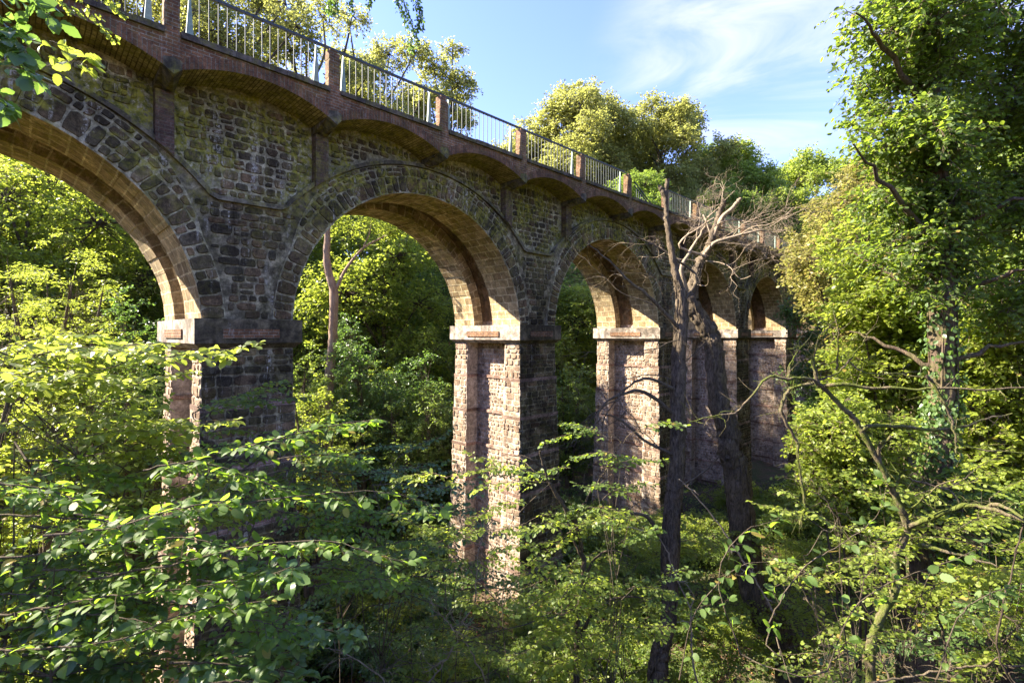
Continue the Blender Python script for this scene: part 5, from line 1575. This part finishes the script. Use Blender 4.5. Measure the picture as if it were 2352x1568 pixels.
near_bush('small_leaved_shrub', 'small sunlit shrub whose sprays cross the foot of the third pier', 4.1,
    fan(r, 1330, 1500, 960, 1180, 9, 110, .2, (-.2, .7), True), 419, M['leaf_ivy'], .036, .14, ntw=10, nlf=7, stem_px=1420, rad0=.003, tpl=LEAF4, aspect=1.3)
near_bush('hazel_bush', 'mixed bright sprays of hazel rising at the left edge below the lime-green ash', 3.6,
    fan(r, -150, 460, 960, 1200, 20, 240, .3, (-.05, .35)), 420, M['leaf_bright'], .055, .18, ntw=14, nlf=7, stem_px=-150, rad0=.004, tpl=LEAFH)

# loose bare stems and fallen sticks among the undergrowth
def bare_stem(label, Z, pts, r0, r1, seed, mat='twig_pale', twigs=14, tl=.35, name='bare_stem', group=None):
    rr = np.random.default_rng(seed)
    b = at(pts[0][0], pts[0][1], Z)
    root = empty(name, b); tag(root, label, 'bare branch', group)
    P = rel([at(p[0], p[1], Z + (p[2] if len(p) > 2 else 0)) for p in pts], b)
    ch = list(limb(P, list(np.linspace(r0, r1, len(P))), rr, 7, .08, sub=6, wob=.006))
    o_ = []
    for k in range(twigs):
        i = int(rr.integers(1, len(P))); f = rr.uniform()
        p = P[i - 1] * (1 - f) + P[i] * f
        bare(rr, p, nrm(rvec(rr, 1)[0] + np.array([0, 0, .3])), tl * rr.uniform(.5, 1.2), r1 * 1.3 + .001, 1, o_, 0)
    tw_ = [limb(a, q, rr, 4, .05, sub=2)[0] for a, q in o_]
    link('stem', mesh_np('stem', ch + tw_, [M[mat]], True), root)
BS = [
    ('thin crooked bare stem rising past the right side of the upright dead trunk', 6.0, [(1610, 1600), (1590, 1500), (1585, 1400), (1555, 1330), (1530, 1260), (1500, 1225), (1440, 1210)], .014, .006, 'twig_pale'),
    ('bare reddish stem leaning left across the brambles', 6.5, [(1780, 1410), (1740, 1340), (1690, 1260), (1650, 1200), (1600, 1140), (1560, 1100)], .020, .008, 'twig_pale'),
    ('twisted pale dead vine hanging in front of the second pier foot', 5.6, [(1060, 1430), (1090, 1380), (1095, 1300), (1105, 1240), (1130, 1190), (1110, 1150), (1080, 1130)], .010, .005, 'twig_pale'),
    ('bare branched stick at the bottom left of the centre', 4.2, [(900, 1600), (860, 1540), (790, 1500), (740, 1480), (690, 1440)], .009, .003, 'twig_pale'),
    ('bare curved stick crossing the bottom centre', 4.6, [(1130, 1600), (1100, 1530), (1060, 1460), (1030, 1430), (1010, 1410)], .010, .004, 'twig_pale'),
    ('forked bare stick at the very bottom centre', 4.4, [(960, 1600), (1020, 1520), (1050, 1470), (1060, 1400)], .008, .003, 'twig_pale'),
    ('long pale fallen bough along the bottom right edge', 5.0, [(1990, 1570), (2080, 1555), (2160, 1540), (2230, 1530), (2300, 1525), (2420, 1535)], .013, .010, 'twig'),
    ('pale arching bare stem beside the fallen bough', 5.2, [(1880, 1480), (1950, 1500), (2020, 1530), (2090, 1590)], .007, .004, 'twig'),
    ('grey bare twig curving up right of the leaning dead trunk', 4.8, [(1935, 1580), (1925, 1490), (1880, 1420), (1840, 1350), (1810, 1310)], .009, .004, 'twig'),
    ('dark thin whip rising at the lower right', 4.0, [(1960, 1590), (1945, 1500), (1930, 1300), (1925, 1180), (1880, 1130)], .008, .003, 'bark_dark'),
    ('thin dark stem with few twigs at the right bottom edge', 4.5, [(2330, 1580), (2290, 1480), (2320, 1330), (2352, 1200), (2360, 1080)], .012, .006, 'bark_dark'),
    ('slender dark stem rising beside the sunlit tree stump', 5.5, [(2180, 1590), (2170, 1480), (2150, 1380), (2140, 1300)], .018, .010, 'bark_dark'),
    ('thin pale twig crossing behind the hazel leaves', 3.2, [(250, 1420), (330, 1340), (400, 1270), (470, 1180), (520, 1110)], .004, .002, 'twig_pale'),
    ('thin upright bare stem at the bottom left', 5.0, [(240, 1600), (225, 1500), (215, 1400), (190, 1290), (200, 1180)], .016, .008, 'bark_dark'),
]
for k, (lab, Z, pts, r0, r1, mt) in enumerate(BS):
    bare_stem(lab, Z, pts, r0 * .8, r1 * .8, 500 + k, mt, twigs=5 if r0 > .009 else 8, tl=.22)

# branches hanging into the picture from above
def hanging(label, Z, branches, seed, leaf, ll, tw, ntw, nlf, tpl, aspect=1.2, droop=.5, name='hanging_branch', rad0=.004, planar=.8, parent=None):
    rr = np.random.default_rng(seed)
    b = at(branches[0][0][0], branches[0][0][1], Z)
    if parent is None:
        root = empty(name, b); tag(root, label, 'branch')
    else:
        b = np.array(parent.location)
        root = parent
    ch, lf = [], []
    for pl in branches:
        w_, l_ = leafy_branch(rr, rel([at(p[0], p[1], Z + (p[2] if len(p) > 2 else 0)) for p in pl], b), rad0, tw, ll, ntw, nlf, tpl, aspect=aspect, droop=droop, planar=planar)
        ch += w_; lf.append(l_)
    if parent is not None:
        o = link('bough', mesh_np('bough', [(v, f, 1) for v, f, _ in ch] + lf, [leaf, M['twig']]), root)
        tag(o, label)
        return
    link('twigs', mesh_np('twigs', ch, [M['twig']], True), root)
    link('foliage', mesh_np('foliage', lf, [leaf]), root)
# the tree at the photographer's left whose boughs hang into the corner
r = np.random.default_rng(700)
lb_ = np.array([-8.0, 1.2, gz(-8.0, 1.2) - .1])
lime = empty('overhanging_tree', lb_)
tag(lime, 'overhanging tree at the left whose dark boughs and lime-green sprigs fill the top left corner', 'tree')
ch = list(limb([(0, 0, 0), (.1, .2, 2), (.3, .6, 4), (.5, 1.0, 6.0), (.6, 1.4, 8)], [.26, .22, .19, .13, .05], r, 10, .05))
cc, A_ = [], []
for c, q, n in [((.3, 1.8, 5.6), 2.0, 60), ((.9, 2.3, 7.2), 1.8, 50), ((-.8, 2.4, 7.6), 1.8, 40), ((-1.6, .8, 6.0), 1.6, 30), ((1.6, -.5, 8.0), 1.6, 34)]:
    ch += list(limb([(.35, .8, 4.2), np.array(c) * .6 + np.array([.1, .3, 1.4]), c], [.09, .06, .02], r, 7, .06))
    p = shell(r, c, (q, q, q * .8), n, .3); cc.append(p); A_.append(np.repeat(np.array([c]), len(p), 0))
cc = np.vstack(cc); A_ = np.vstack(A_)
ch.append(tubes(A_, cc, .014, .005, r, .1, 3, 4))
for tgt in ((-160, -60), (-160, 100)):
    e_ = at(tgt[0], tgt[1], 2.4) - lb_
    ch += list(limb([(.4, .8, 4.4), e_ * .5 + np.array([.2, .4, 2.6]), e_], [.05, .03, .008], r, 7, .06))
link('trunk', mesh_np('trunk', ch, [M['bark_dark']], True), lime)
lv, tw = sprays(r, cc, .5, 5, 8, .10, flat=.5)
link('crown', mesh_np('crown', [lv, tw], [M['leaf_oak'], M['twig']]), lime)
hanging('drooping birch branch with tiny dark leaves against the sky at top centre', 6.0, [
    [(850, -160), (900, -60), (925, 0), (945, 50), (955, 100)], [(860, -160), (920, -80), (950, -20), (965, 30), (960, 70)], [(840, -160), (880, -70), (905, -10), (930, 40)],
    [(870, -160), (930, -60), (960, 0), (968, 60)], [(860, -150), (905, -60), (930, 10), (942, 80), (945, 112)],
    [(780, -140), (790, -80), (775, -20), (768, 30)], [(790, -140), (800, -70), (805, -20), (805, 15)], [(700, -120), (740, -60), (760, -10), (752, 20)], [(800, -140), (840, -70), (855, -20), (850, 10)]],
    601, M['leaf_dark'], .034, .13, 32, 7, LEAF4)
hanging('bright lime-green broad-leaved sprig at the upper left', 2.6, [[(60, 160, 0), (110, 150, 0), (160, 140, 0), (200, 150, 0)], [(90, 95, 0), (130, 100, 0), (180, 120, 0), (215, 130, 0)]],
    602, M['leaf_bright'], .075, .07, 5, 3, LEAFH, aspect=1.15, rad0=.003, parent=lime)
hanging('thin sprig of small round leaves hanging left of the first brick post', 3.0, [[(120, -60), (180, -10), (210, 30), (240, 60), (260, 85)], [(90, -60), (120, -20), (150, 10), (175, 25)], [(200, -60), (230, -20), (262, 10), (280, 28)]],
    603, M['leaf_bright'], .030, .06, 12, 4, LEAF4, aspect=1.5, parent=lime)
hanging('dark overhanging leafy bough filling the top left corner', 2.4, [[(-160, -60), (-60, 0), (10, 50), (60, 110)], [(-160, 40), (-60, 80), (20, 120), (80, 170)], [(-160, -100), (-40, -60), (60, -10), (120, 30)], [(-160, 100), (-80, 150), (-20, 200), (20, 240)], [(-120, -20), (-40, 60), (10, 90), (40, 60)]],
    604, M['leaf_dark'], .075, .12, 9, 5, LEAFH, aspect=1.1, parent=lime)
